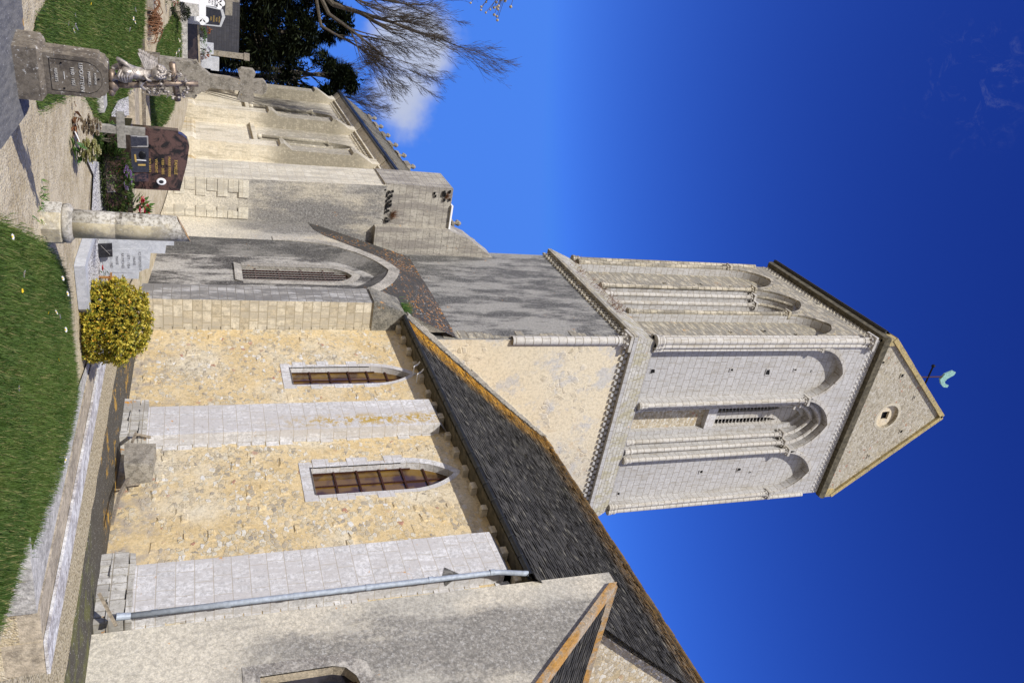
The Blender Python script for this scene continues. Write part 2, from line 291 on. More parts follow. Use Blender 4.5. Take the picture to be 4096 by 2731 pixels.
def side_lichen(m, lo, hi):
    k = NT(m.node_tree); b = next(n for n in k.N if n.type == 'BSDF_PRINCIPLED'); l = b.inputs['Base Color'].links[0]; g = k.node('ShaderNodeNewGeometry'); s_ = k.node('ShaderNodeSeparateXYZ'); k.L.new(g.outputs['True Normal'], s_.inputs[0])
    f = k.math('MAXIMUM', k.ramp(k.math('ADD', s_.outputs[1], k.math('MULTIPLY', k.noise(9, 6, .75), .7)), .05, -.25), k.ramp(k.math('ADD', k.xyz()[2], k.math('MULTIPLY', k.noise(7, 5, .7), .3)), lo, hi)); c = k.mix(k.ramp(k.noise(30, 6, .8), .42, .56), (.19, .175, .155), (.50, .48, .44)); k.L.new(k.mix(k.math('MULTIPLY', f, .85), l.from_socket, c), b.inputs['Base Color'])
side_lichen(m_column, 1.48, 1.62)
m_columntop = stonem('lichened_column_limestone', (.33, .30, .25), (.44, .41, .36), (.15, .14, .12), .1, 1.)
m_silver = plain('tarnished_silver_metal', (.40, .36, .325), .5, .45, .45, 40, bmp=.3); m_bronze = plain('brown_bronze', (.26, .20, .155), .5, .6, .4, 40)
def granite(name, a, b, c_, sc, rough):
    k = M(name, rough, .5); n = k.noise(sc*.35, 5, .7, dist=1.5); c = k.mix(k.ramp(n, .42, .58), a, b); c = k.mix(k.math('MULTIPLY', k.ramp(k.noise(sc*4, 3, .8), .55, .65), .8), c, c_); return fin(k, c)
m_red = granite('polished_red_granite', (.011, .010, .011), (.10, .056, .048), (.022, .017, .017), 15, .15)
m_greyg = granite('grey_granite', (.42, .43, .45), (.52, .53, .55), (.26, .27, .30), 30, .45); m_brown = granite('dark_brown_granite', (.025, .018, .014), (.05, .035, .028), (.03, .02, .018), 14, .15)
m_blackg = granite('black_granite', (.016, .016, .02), (.03, .03, .035), (.05, .05, .06), 40, .2)
m_gold = plain('gold_lettering', (.62, .42, .12), .4, .4, .2, 30); m_wht = plain('white_enamel', (.80, .80, .81), .35, 0, .05, 20); m_letter = plain('painted_white_letters', (.62, .60, .56), .8, 0, .3, 60); m_inc = plain('grey_incised_letters', (.17, .17, .18), .8, 0, .2, 60)
m_slatewall = ashlar('blue_slate_masonry', (.040, .042, .055), (.062, .064, .080), (.025, .026, .033), .4, .12, (.035, .035, .045), .3)
def leafm(name, stops, rough=.5, trans=.25):
    k = M(name, rough, .35); c = k.cramp(k.island(), stops); k.L.new(c, k.b.inputs['Base Color'])
    tr = k.node('ShaderNodeBsdfTranslucent'); k.L.new(c, tr.inputs[0]); mx = k.node('ShaderNodeMixShader'); mx.inputs[0].default_value = trans
    o = next(n for n in k.N if n.type == 'OUTPUT_MATERIAL'); k.L.new(k.b.outputs[0], mx.inputs[1]); k.L.new(tr.outputs[0], mx.inputs[2]); k.L.new(mx.outputs[0], o.inputs[0]); return k.m
m_euon = leafm('golden_variegated_leaf', [(0, (.06, .10, .012)), (.22, (.26, .26, .03)), (.55, (.52, .42, .05)), (.93, (.66, .53, .09)), (1, (.62, .30, .03))])
m_yew = leafm('yew_needles', [(0, (.006, .010, .005)), (.6, (.014, .022, .008)), (1, (.035, .045, .014))], .6, .1)
m_hedge = leafm('dark_shrub_leaf', [(0, (.018, .035, .010)), (.6, (.05, .085, .018)), (1, (.12, .15, .04))])
m_green = leafm('green_leaf', [(0, (.03, .09, .02)), (.5, (.07, .16, .03)), (1, (.16, .24, .06))])
m_palegreen = leafm('pale_green_petal', [(0, (.30, .33, .12)), (.5, (.48, .46, .20)), (1, (.58, .52, .32))]); m_dryrose = leafm('dried_rose_petal', [(0, (.30, .22, .16)), (.5, (.46, .38, .26)), (1, (.56, .50, .38))])
m_pink = leafm('red_pink_petal', [(0, (.50, .02, .06)), (.5, (.68, .05, .10)), (1, (.74, .16, .22))]); m_redp = leafm('red_petal', [(0, (.35, .01, .015)), (1, (.60, .03, .03))]); m_purple = leafm('purple_petal', [(0, (.20, .10, .32)), (1, (.46, .30, .56))]); m_petalw = leafm('white_petal', [(0, (.74, .70, .72)), (1, (.84, .82, .84))]); m_orangep = leafm('orange_petal', [(0, (.6, .12, .02)), (1, (.7, .25, .05))])
m_dead = plain('dead_brown_frond', (.21, .10, .05), .8, 0, .5, 30); m_yellow = plain('yellow_flower', (.75, .52, .02), .7, 0, .1, 20)
m_bark = plain('grey_bark', (.085, .072, .055), .95, 0, .4, 8, bmp=.5); m_twig = plain('twig_bark', (.075, .062, .05), .95, 0, .4, 6); m_seed = plain('pale_seed_ball', (.34, .29, .20), .9, 0, .4, 60)
def grassm():
    k = M('lawn_blade', .6, .25); n = k.noise(1.4, 4); i = k.island()
    c = k.mix(k.ramp(n, .38, .6), (.040, .088, .012), (.085, .140, .024)); c = k.mix(k.ramp(k.noise(3.5, 4, .7), .56, .66), c, (.13, .155, .035)); c = k.mix(k.math('MULTIPLY', i, .65), c, (.11, .165, .035)); c = k.mix(k.ramp(i, .91, .93), c, (.30, .27, .11)); k.L.new(c, k.b.inputs['Base Color'])
    tr = k.node('ShaderNodeBsdfTranslucent'); k.L.new(c, tr.inputs[0]); mx = k.node('ShaderNodeMixShader'); mx.inputs[0].default_value = .3
    o = next(n for n in k.N if n.type == 'OUTPUT_MATERIAL'); k.L.new(k.b.outputs[0], mx.inputs[1]); k.L.new(tr.outputs[0], mx.inputs[2]); k.L.new(mx.outputs[0], o.inputs[0]); return k.m
m_blade = grassm(); m_turf = plain('turf', (.04, .075, .012), .95, 0, .5, 25, bmp=.6); m_field = plain('far_grass', (.05, .09, .018), .95, 0, .5, 3)

# ------------------------------------------------------------------ mesh helpers
ABS = set()                                                        # things whose parts are given in world metres
def tag(o, label=None, cat=None, group=None, kind=None):
    if label: o['label'] = label
    if cat: o['category'] = cat
    if group: o['group'] = group
    if kind: o['kind'] = kind
    return o
def thing(name, label, cat, loc=(0, 0, 0), rz=0., group=None, absolute=False):
    o = bpy.data.objects.new(name, None); COL.objects.link(o); o.location = loc; o.rotation_euler = (0, 0, rz); o.empty_display_size = .2
    if absolute: ABS.add(o.name)
    return tag(o, label, cat, group)
def offset(p):
    off = Vector()
    while p is not None:
        if p.parent is None:
            if p.name in ABS: off += p.location
            break
        off += p.location; p = p.parent
    return off
class MB:
    def __init__(s): s.v = []; s.f = []
    def add(s, vs, fs):
        b = len(s.v); s.v += [Vector(v) for v in vs]; s.f += [[b+i for i in f] for f in fs]; return s
    def quad(s, *p): return s.add(p, [list(range(len(p)))])
    def box(s, x0, x1, y0, y1, z0, z1, jit=0.):
        j = lambda: random.uniform(-jit, jit) if jit else 0
        return s.add([(x+j(), y+j(), z+j()) for z in (z0, z1) for x, y in ((x0, y0), (x1, y0), (x1, y1), (x0, y1))], [(3, 2, 1, 0), (4, 5, 6, 7), (0, 1, 5, 4), (1, 2, 6, 5), (2, 3, 7, 6), (3, 0, 4, 7)])
    def obox(s, c, ax, ay, az):                                    # box from centre and three half-axes
        c, ax, ay, az = map(Vector, (c, ax, ay, az))
        return s.add([c+ax*i+ay*j+az*k for k in (-1, 1) for i, j in ((-1, -1), (1, -1), (1, 1), (-1, 1))], [(3, 2, 1, 0), (4, 5, 6, 7), (0, 1, 5, 4), (1, 2, 6, 5), (2, 3, 7, 6), (3, 0, 4, 7)])
    def bar(s, a, b, w, h=None):                                   # square bar between two points
        a, b = Vector(a), Vector(b); d = b-a; h = h or w; n = d.normalized(); u = n.cross(Vector((0, 0, 1)))
        if u.length < .05: u = n.cross(Vector((1, 0, 0)))
        u.normalize(); w2 = n.cross(u); return s.obox((a+b)/2, d/2, u*w/2, w2*h/2)
    def prism(s, fr, poly, d0, d1):
        n = len(poly); s.add([fr(u, v, d0) for u, v in poly]+[fr(u, v, d1) for u, v in poly], [list(range(n)), list(range(2*n-1, n-1, -1))]+[[i, (i+1) % n, n+(i+1) % n, n+i] for i in range(n)]); return s
    def prismh(s, fr, poly, d0, d1, holes=()):                     # extruded plate with through holes
        pts = [Vector((u, v, 0)) for u, v in poly]; hs = [[Vector((u, v, 0)) for u, v in h] for h in holes]; al = [q for l in [pts]+hs for q in l]
        tri = tessellate_polygon([pts]+hs)
        for d in (d0, d1): s.add([fr(q.x, q.y, d) for q in al], [list(x) for x in tri])
        for l in [poly]+list(holes):
            n = len(l); s.add([fr(u, v, d0) for u, v in l]+[fr(u, v, d1) for u, v in l], [[i, (i+1) % n, n+(i+1) % n, n+i] for i in range(n)])
        return s
    def wall(s, fr, outer, holes=()):
        pts = [Vector((u, v, 0)) for u, v in outer]; hs = [[Vector((u, v, 0)) for u, v in h] for h in holes]
        al = [q for l in [pts]+hs for q in l]; return s.add([fr(q.x, q.y, 0) for q in al], [list(x) for x in tessellate_polygon([pts]+hs)])
    def strip(s, fr, a, da, b, db, closed=False):                  # surface between two outlines of equal length
        n = len(a); s.add([fr(u, v, da) for u, v in a]+[fr(u, v, db) for u, v in b], [[i, (i+1) % n, n+(i+1) % n, n+i] for i in range(n if closed else n-1)]); return s
    def fill(s, fr, a, d): return s.wall(lambda u, v, e: fr(u, v, d), a)
    def tube(s, pts, r, n=8, cap=True):
        pts = [Vector(p) for p in pts]; rs = r if isinstance(r, (list, tuple)) else [r]*len(pts); b = len(s.v); last = None
        for i, p in enumerate(pts):
            d = (pts[min(i+1, len(pts)-1)]-pts[max(i-1, 0)]).normalized()
            u = (last - d*last.dot(d)) if last is not None else d.cross(Vector((0, 0, 1)))
            if u.length < .02: u = d.cross(Vector((1, 0, 0)))
            u.normalize(); last = u; w = d.cross(u)
            s.v += [p + (u*math.cos(2*PI*k/n)+w*math.sin(2*PI*k/n))*rs[i] for k in range(n)]
        for i in range(len(pts)-1):
            s.f += [[b+i*n+k, b+i*n+(k+1) % n, b+(i+1)*n+(k+1) % n, b+(i+1)*n+k] for k in range(n)]
        if cap: s.f += [[b+k for k in range(n)][::-1], [b+(len(pts)-1)*n+k for k in range(n)]]
        return s
    def lathe(s, prof, n=20, c=(0, 0, 0), rot=0.):
        b = len(s.v); c = Vector(c)
        for r, z in prof: s.v += [c+Vector((r*math.cos(rot+2*PI*k/n), r*math.sin(rot+2*PI*k/n), z)) for k in range(n)]
        for i in range(len(prof)-1): s.f += [[b+i*n+k, b+i*n+(k+1) % n, b+(i+1)*n+(k+1) % n, b+(i+1)*n+k] for k in range(n)]
        s.f += [[b+k for k in range(n)][::-1], [b+(len(prof)-1)*n+k for k in range(n)]]; return s
    def ball(s, c, r, n=8, sz=1.):
        return s.lathe([(max(.001, r*math.sin(PI*i/n)), -r*sz*math.cos(PI*i/n)) for i in range(n+1)], n+2, c)
    def build(s, name, mat, parent=None, smooth=False, label=None):
        me = bpy.data.meshes.new(name); xs = s.v; lo = [min(v[i] for v in xs) for i in range(3)]; hi = [max(v[i] for v in xs) for i in range(3)]
        c = Vector([(a+b)/2 for a, b in zip(lo, hi)]); 
        if parent is None: c.z = lo[2]
        me.from_pydata([v-c for v in xs], [], s.f); me.update()
        if smooth: me.polygons.foreach_set('use_smooth', [True]*len(me.polygons))
        me.materials.append(mat); o = bpy.data.objects.new(name, me); COL.objects.link(o)
        o.location = c-(offset(parent) if parent else Vector())
        if parent: o.parent = parent
        if label: o['label'] = label
        return o
def copy_tree(o, parent=None):
    c = o.copy(); COL.objects.link(c); c.parent = parent
    for ch in [x for x in o.children]: copy_tree(ch, c)
    return c
fS = lambda Y: (lambda u, v, d: Vector((u, Y+d, v)))               # south face, depth goes north
fW = lambda X: (lambda u, v, d: Vector((X-d, u, v)))               # west face, depth goes east
def arch(u0, u1, z0, zs, za, n=10):
    h = (u1-u0)/2; H = za-zs; r = (h*h+H*H)/(2*h); a1 = math.acos(max(-1, min(1, (h-r)/r))); c = (u0+u1)/2
    L = [(u0, z0), (u0, zs)] + [(u0+r+r*math.cos(PI-(PI-a1)*i/n), zs+r*math.sin(PI-(PI-a1)*i/n)) for i in range(1, n)]
    return L + [(c, za)] + [(2*c-u, v) for u, v in reversed(L)]
def ring(mb, fr, a, b, d0, d1):                                    # moulding between outline a (inner) and b (outer), proud from d0 to d1
    mb.strip(fr, a, d0, b, d0); mb.strip(fr, a, d0, a, d1); mb.strip(fr, b, d0, b, d1); return mb
def skin(name, verts, edges, radii, mat, parent, levels=2):
    me = bpy.data.meshes.new(name); me.from_pydata([Vector(v) for v in verts], edges, []); o = bpy.data.objects.new(name, me); COL.objects.link(o)
    o.modifiers.new('skin', 'SKIN'); sl = me.skin_vertices[0].data
    for i, r in enumerate(radii): sl[i].radius = (r, r) if not isinstance(r, tuple) else r
    sl[0].use_root = True; sub = o.modifiers.new('sub', 'SUBSURF'); sub.levels = sub.render_levels = levels
    dg = bpy.context.evaluated_depsgraph_get(); new = bpy.data.meshes.new_from_object(o.evaluated_get(dg)); o.modifiers.clear(); o.data = new; bpy.data.meshes.remove(me)
    new.materials.clear(); new.materials.append(mat); new.polygons.foreach_set('use_smooth', [True]*len(new.polygons)); 
    if parent: o.parent = parent; o.location = -offset(parent)
    return o
def text(name, body, size, mat, parent, loc, rot, ext=.003, align='CENTER'):
    cu = bpy.data.curves.new(name, 'FONT'); cu.body = body; cu.size = size; cu.extrude = ext; cu.align_x = align; cu.align_y = 'CENTER'
    o = bpy.data.objects.new(name, cu); COL.objects.link(o); dg = bpy.context.evaluated_depsgraph_get(); me = bpy.data.meshes.new_from_object(o.evaluated_get(dg))
    bpy.data.objects.remove(o); o = bpy.data.objects.new(name, me); COL.objects.link(o); me.materials.clear(); me.materials.append(mat)
    o.parent = parent; o.location = Vector(loc)-offset(parent); o.rotation_euler = rot; return o
def slate_field(mb, o, a, b, rows, cols, lift=.016, jit=.006, clip=None):    # o: eave corner, a: along eave, b: up the slope
    o, a, b = Vector(o), Vector(a), Vector(b); n = a.cross(b).normalized(); n = n if n.z > 0 else -n
    for r in range(rows):
        t0, t1 = r/rows, min(1, (r+1.25)/rows); off = random.uniform(-.5, .5)
        for c in range(-1, cols+1):
            s0, s1 = max(0, (c+off)/cols), min(1, (c+off+.97)/cols)
            if s1-s0 < .1/cols: continue
            l = lift+random.uniform(-jit, jit)*1.4; e = random.uniform(-.12, .12)/rows; sag = -.05*math.sin(PI*(r+.5)/rows)
            q = [o+a*s0+b*(t0+e)+n*(l+sag), o+a*s1+b*(t0+e+random.uniform(-.05, .05)/rows)+n*(l+sag+random.uniform(-jit, jit)), o+a*s1+b*t1+n*(.002+sag), o+a*s0+b*t1+n*(.002+sag)]
            if clip and not clip((q[0]+q[2])/2): continue
            q += [q[0]-n*.022, q[1]-n*.022]
            mb.add(q, [(0, 1, 2, 3), (4, 5, 1, 0)])
    return mb

# ------------------------------------------------------------------ the church, one thing
church = thing('church', 'old limestone parish church with a gable roofed bell tower, slate nave and buttressed choir', 'church', (-23, 16, 0), absolute=True)
def part(mb, name, mat, parent=None, smooth=False, label=None): return mb.build(name, mat, parent or church, smooth, label)

# nave south wall with two lancets
f = fS(11.8); NX0, NX1 = -23.2, -11.0
w1 = arch(-20.75, -19.76, 4.24, 6.55, 7.72); w2 = arch(-15.87, -14.81, 4.24, 6.45, 7.70)
mb = MB(); mb.wall(f, [(NX0, -.4), (NX1, -.4), (NX1, 8.15), (NX0, 8.15)], [w1, w2]); nave_mb = mb
for o_, lab in ((w1, 'lancet window nearer the tower with brown panes'), (w2, 'wider lancet window nearer the porch with amber panes')):
    u0, u1, z0 = o_[0][0], o_[-1][0], o_[0][1]; zt = max(v for u, v in o_); c = (u0+u1)/2
    g = MB(); g.fill(f, o_, .19); win = part(g, 'window', m_amber, label=lab)
    rv = MB(); rv.strip(f, o_, -.012, o_, .2); rv.quad(f(u0, z0, -.05), f(u1, z0, -.05), f(u1, z0+.06, .2), f(u0, z0+.06, .2)); rv.build('reveal', m_quoin, win)
    b = MB()
    for i in range(1, 6): zz = z0+(zt-.35-z0)*i/5.6; b.box(u0, u1, f(0, 0, .15).y, f(0, 0, .18).y, zz-.022, zz+.022)
    b.box(c-.016, c+.016, 11.958, 11.985, z0, zt-.12); b.box(u0+.02, u0+.05, 11.955, 11.98, z0, zt-1.); b.box(u1-.05, u1-.02, 11.955, 11.98, z0, zt-1.); b.build('glazing_bars', m_rust, win)
    q = MB(); z = z0-.28; k = 0                                    # dressed stones round the opening, toothed outwards
    q.box(u0-.22, u1+.2, 11.786, 11.82, z0-.26, z0)
    while z < zt-1.25:
        h = random.uniform(.30, .52); e = .16+.17*(k % 2)+random.uniform(-.03, .05); zz = max(z, z0)
        q.box(u0-e, u0, 11.785+random.uniform(-.004, .004), 11.82, zz, z+h-.008); e = .10+.12*((k+1) % 2)+random.uniform(-.03, .03)
        q.box(u1, u1+e, 11.787+random.uniform(-.004, .004), 11.82, zz, z+h-.008); z += h; k += 1
    ou = arch(u0-.26, u1+.2, z-.3, (z0+2.3 if o_ is w1 else z0+2.2), zt+.20); a_ = [(u, max(v, z)) for u, v in o_]
    n = len(o_)
    zs_ = z0+2.25; q.strip(f, arch(u0, u1, zs_, zs_, zt), -.012, arch(u0-.20, u1+.13, zs_, zs_, zt+.2), -.012); q.build('window_surround', m_quoin, win)
# flat nave buttresses with toothed edges
def buttress(x0, x1, Y, z0, z1, nm='nave_buttress'):
    b = MB(); z = z0; k = 0; b.box(x0, x1, Y, 11.83, z0, z1)
    while z < z1-.2:
        h = .333; e = random.uniform(.02, .20); b.box(x1+.002, x1+e, 11.784, 11.82, z+.01, z+h-.012); z += h
    b.add([(x0, Y, z1), (x1, Y, z1), (x1, 11.8, z1+.25), (x0, 11.8, z1+.25)], [(0, 1, 2, 3)]); o = part(b, nm, m_quoin); return o
b1 = buttress(-18.32, -17.06, 11.48, .62, 7.75); b1['label'] = 'pale nave buttress between the two lancets, with a vertical streak of yellow lichen'
b2 = buttress(-12.68, -11.5, 11.44, .5, 7.7); b2['label'] = 'wide white nave buttress beside the downpipe'
c = MB()                                                            # chamfer stop hacked into the corner of the second buttress
c.add([(-11.5, 11.44, 6.7), (-11.5, 11.44, 6.3), (-11.74, 11.43, 6.42), (-11.48, 11.7, 6.42)], [(0, 1, 2), (0, 1, 3), (0, 2, 3)]); c.build('shaded_chamfer_stop', m_reveal, b2)  # dark stone colour carries the shade of its down-facing side
mq = m_quoin.copy(); mq.name = 'white_ashlar_with_lichen_streak'; k = NT(mq.node_tree); bs_ = next(n for n in k.N if n.type == 'BSDF_PRINCIPLED'); li_ = bs_.inputs['Base Color'].links[0]; x_, y_, z_ = k.xyz()
near = k.ramp(k.math('ABSOLUTE', k.math('ADD', x_, 17.42)), .42, .05); k.L.new(k.mix(k.math('MULTIPLY', k.math('MULTIPLY', near, k.ramp(z_, 2.6, 5.5)), k.ramp(k.noise(5, 6, .8), .46, .56)), li_.from_socket, (.40, .27, .06)), bs_.inputs['Base Color']); b1.data.materials[0] = mq
# rough footing courses under the nave wall
for (xa, xb, Y) in ((-18.5, -16.8, 11.36), (-12.9, -11.2, 11.3)):
    z = -.3; fb = MB()
    while z < .6:
        x = xa; h = random.uniform(.2, .3)
        while x < xb: l = random.uniform(.25, .6); fb.box(x+.01, min(x+l, xb)-.01, Y+random.uniform(-.04, .04), 11.82, z+.008, min(z+h, .62), .015); x += l
        z += h
    part(fb, 'footing', m_foot)
pj = nave_mb                                                           # single stones standing proud of the rubble
for k in range(190):
    x, z = random.uniform(-22.8, -11.7), random.uniform(.2, 7.7)
    if -18.6 < x < -16.8 or x > -13 or any(u[0][0]-.35 < x < u[-1][0]+.3 and z > 3.9 for u in (w1, w2)): continue
    if random.random() > (.9 if (3 < z < 7 or z < 1.5) else .55): continue
    a, h = random.uniform(.07, .2), random.uniform(.05, .12); p = random.uniform(.008, .03); j = lambda: random.uniform(-.025, .025)
    pj.add([(x-a+j(), 11.8, z-h+j()), (x+a+j(), 11.8, z-h+j()), (x+a+j(), 11.8, z+h+j()), (x-a+j(), 11.8, z+h+j()), (x-a*.7+j(), 11.8-p, z-h*.7+j()), (x+a*.7+j(), 11.8-p, z-h*.7+j()), (x+a*.7+j(), 11.8-p, z+h*.7+j()), (x-a*.7+j(), 11.8-p, z+h*.7+j())], [(4, 5, 6, 7), (0, 1, 5, 4), (1, 2, 6, 5), (2, 3, 7, 6), (3, 0, 4, 7)])
part(pj, 'nave_wall', m_rubble)
# eaves: corbels, cornice, gutter, brackets
x = -23.0
while x < -11.3:
    cb = MB(); w = random.uniform(.07, .12); y0 = random.uniform(11.56, 11.64)
    cb.add([(x-w, 11.8, 7.85), (x+w, 11.8, 7.85), (x+w, y0+.02, 7.86), (x-w, y0+.02, 7.86), (x+w, y0, 7.90), (x-w, y0, 7.90), (x+w, y0, 8.0), (x-w, y0, 8.0), (x+w, 11.8, 8.0), (x-w, 11.8, 8.0)], [(0, 1, 2, 3), (3, 2, 4, 5), (5, 4, 6, 7), (7, 6, 8, 9), (0, 3, 5, 7, 9), (1, 2, 4, 6, 8)])
    part(cb, 'eaves_corbel', m_pierW); x += random.uniform(.68, .86)
mb = MB(); mb.box(-23.6, -11.05, 11.36, 11.83, 8.0, 8.11); part(mb, 'eaves_cornice', m_cornice)
gt = MB(); n = 10                                                   # half-round gutter
prof = [(-.085*math.cos(PI*i/n), -.085*math.sin(PI*i/n)) for i in range(n+1)]
for i in range(n): gt.quad((-23.75, 11.27+prof[i][0], 8.13+prof[i][1]), (-11.05, 11.27+prof[i][0], 8.07+prof[i][1]), (-11.05, 11.27+prof[i+1][0], 8.07+prof[i+1][1]), (-23.75, 11.27+prof[i+1][0], 8.13+prof[i+1][1]))
x = -23.4
gt.tube([(-23.75, 11.185, 8.135), (-11.05, 11.185, 8.075)], .012, 6)
gutter = part(gt, 'gutter', m_gutter, smooth=False); gb = MB()
while x < -11.2: gb = MB(); gb.tube([(x, 11.27-.092*math.cos(PI*i/8), 8.13-(x+23.75)*.0047-.092*math.sin(PI*i/8)) for i in range(9)], .011, 5); gb.build('gutter_bracket', m_gutter, gutter); x += .62
for x in (-20.2, -19.75):
    br = MB(); br.bar((x, 11.79, 7.78), (x, 11.5, 7.78), .03); br.bar((x, 11.5, 7.78), (x-.12, 11.5, 7.92), .03); br.bar((x-.12, 11.5, 7.92), (x-.12, 11.4, 7.98), .03); part(br, 'white_bracket', m_wht)
# downpipe
dp = MB(); P = [(-11.12, 11.25, 8.02), (-11.14, 11.25, 7.9), (-11.28, 11.32, 7.62), (-11.3, 11.30, 7.4), (-11.29, 11.29, 5.), (-11.27, 11.28, 2.6), (-11.23, 11.26, .62)]
dp.tube(P, .055, 12); pipe = part(dp, 'downpipe', m_zinc, smooth=True)
for z in (7.3, 6.0, 4.75, 3.4, 2.2, 1.0): co = MB(); co.lathe([(.064, -.05), (.064, .05)], 12, (-11.29+.012*(5-z)/2, 11.29, z)); co.build('pipe_collar', m_zinc, pipe)
sh = MB(); sh.tube([(-11.23, 11.26, .62), (-11.21, 11.22, .40)], [.06, .065], 12, False); sh.build('pipe_shoe', m_zinc, pipe)
# nave roof
RE, RR = Vector((-23.15, 11.22, 8.12)), Vector((-23.15, 16.35, 14.2))
mb = MB(); slate_field(mb, RE, (12.0, 0, 0), RR-RE, 56, 64, .02, .010); 
mb.quad(RE-Vector((0, 0, .06)), RE+Vector((12, 0, -.06)), RR+Vector((12, 0, -.1)), RR-Vector((0, 0, .1))); mb.quad(RR-Vector((0, 0, .05)), RR+Vector((12, 0, -.05)), Vector((-11.15, 21.4, 8.1)), Vector((-23.15, 21.4, 8.1)))
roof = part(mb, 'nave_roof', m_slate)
rg = MB(); x = -23.1
while x < -11.2: rg.tube([(x, 16.35, 14.17), (x+.42, 16.35, 14.17+random.uniform(-.02, .02))], random.uniform(.10, .12), 7); x += .4
rg.build('ridge_tiles', m_slate, roof)
rk = MB(); 
for i in range(24):
    a, b = RE+(RR-RE)*(i/24), RE+(RR-RE)*((i+1)/24); h = random.uniform(.05, .12)
    rk.obox((a+b)/2+Vector((-.02, 0, .05)), (b-a)/2, (.10+random.uniform(0, .04), 0, 0), Vector((0, -.7, .6))*h)
rk.build('mortar_fillet', m_archring, roof)
tf = MB()                                                           # tuft of grass growing in the gutter end
for k in range(520):
    p = Vector((-23.6+random.gauss(0, .16), 11.25+random.gauss(0, .10), 8.10)); a = random.uniform(0, 2*PI); l = random.uniform(.2, .5); d = Vector((math.cos(a)*.5, math.sin(a)*.5, 1)).normalized()*l; s_ = Vector((-math.sin(a), math.cos(a), 0))*.008
    tf.add([p-s_, p+s_, p+d], [(0, 1, 2)])
tf.build('gutter_weeds', m_green, roof)
# west gable of the nave above the porch roof
g = MB(); fw = fW(-11.2); g.prism(fw, [(11.8, 7.5), (20.9, 7.5), (20.9, 8.2), (16.35, 13.85), (11.8, 8.25)], 0, .5); gab = part(g, 'nave_gable_wall', m_infill)
g = MB(); slate_field(g, (-11.18, 11.22, 8.12), (.28, 0, 0), RR-RE, 56, 2); g.box(-11.2, -10.95, 16.25, 16.45, 14.1, 14.28); g.build('roof_verge', m_slate, roof)
# porch: half-gabled south end wall in cement render, lean-to slates behind its coping
SL = 1.2
fp = fS(11.35); pw = [(-9.62, 2.65), (-9.62, 3.85), (-9.55, 4.05), (-9.35, 4.2), (-9.05, 4.27), (-8.75, 4.2), (-8.55, 4.05), (-8.48, 3.85), (-8.48, 2.65)]
mb = MB(); mb.wall(fp, [(-11.0, -.4), (-4.2, -.4), (-4.2, 2.05), (-10.72, 9.86), (-10.98, 9.86)], [pw]); mb.quad((-10.98, 11.35, 9.86), (-10.98, 11.9, 9.86), (-11.0, 11.9, -.4), (-11.0, 11.35, -.4)); mb.quad((-4.2, 11.35, -.4), (-4.2, 20, -.4), (-4.2, 20, 2.05), (-4.2, 11.35, 2.05))
part(mb, 'porch_wall', m_render_annex)
g = MB(); g.fill(fp, pw, .2); pwin = part(g, 'window', m_dkglass, label='dark round headed porch window'); r_ = MB(); r_.strip(fp, pw, -.004, pw, .22); r_.quad(fp(-9.62, 2.65, 0), fp(-8.48, 2.65, 0), fp(-8.48, 2.7, .22), fp(-9.62, 2.7, .22)); r_.build('reveal', m_tanconc, pwin)
g = MB(); 
for u in (-9.3, -9.0, -8.75): g.box(u-.018, u+.018, 11.46, 11.5, 2.66, 4.24)
g.build('window_bars', m_rust, pwin)
g = MB(); g.prismh(fp, [(-9.86, 2.38), (-8.2, 2.38), (-8.2, 4.1), (-8.5, 4.42), (-9.05, 4.52), (-9.6, 4.42), (-9.86, 4.1)], -.012, .02, [pw]); g.build('window_surround', render('weathered_window_stone', (.46, .43, .38), (.22, .20, .18), .8, 3., .6, .05, vert=False), pwin)
g = MB(); 
for i in range(9):
    x0 = -10.62+i*.7; x1 = x0+.69; g.prism(fp, [(x0, 9.80-SL*(x0+10.72)), (x1, 9.80-SL*(x1+10.72)), (x1, 9.98-SL*(x1+10.72)), (x0, 9.98-SL*(x0+10.72))], -.07, .24)
part(g, 'porch_coping', m_orange)
g = MB(); slate_field(g, (-4.2, 11.6, 2.15), (0, 9, 0), (-6.7, 0, 7.85), 64, 36); g.quad((-4.2, 11.6, 2.1), (-4.2, 20.6, 2.1), (-10.9, 20.6, 9.9), (-10.9, 11.6, 9.9)); part(g, 'porch_roof', m_slate2)
g = MB()
for i in range(13): g.box(-11.19, -10.8+random.uniform(-.01, .01), 11.62+i*.7, 11.62+i*.7+.69, 9.86, 10.06)
part(g, 'porch_ridge_coping', m_orange)

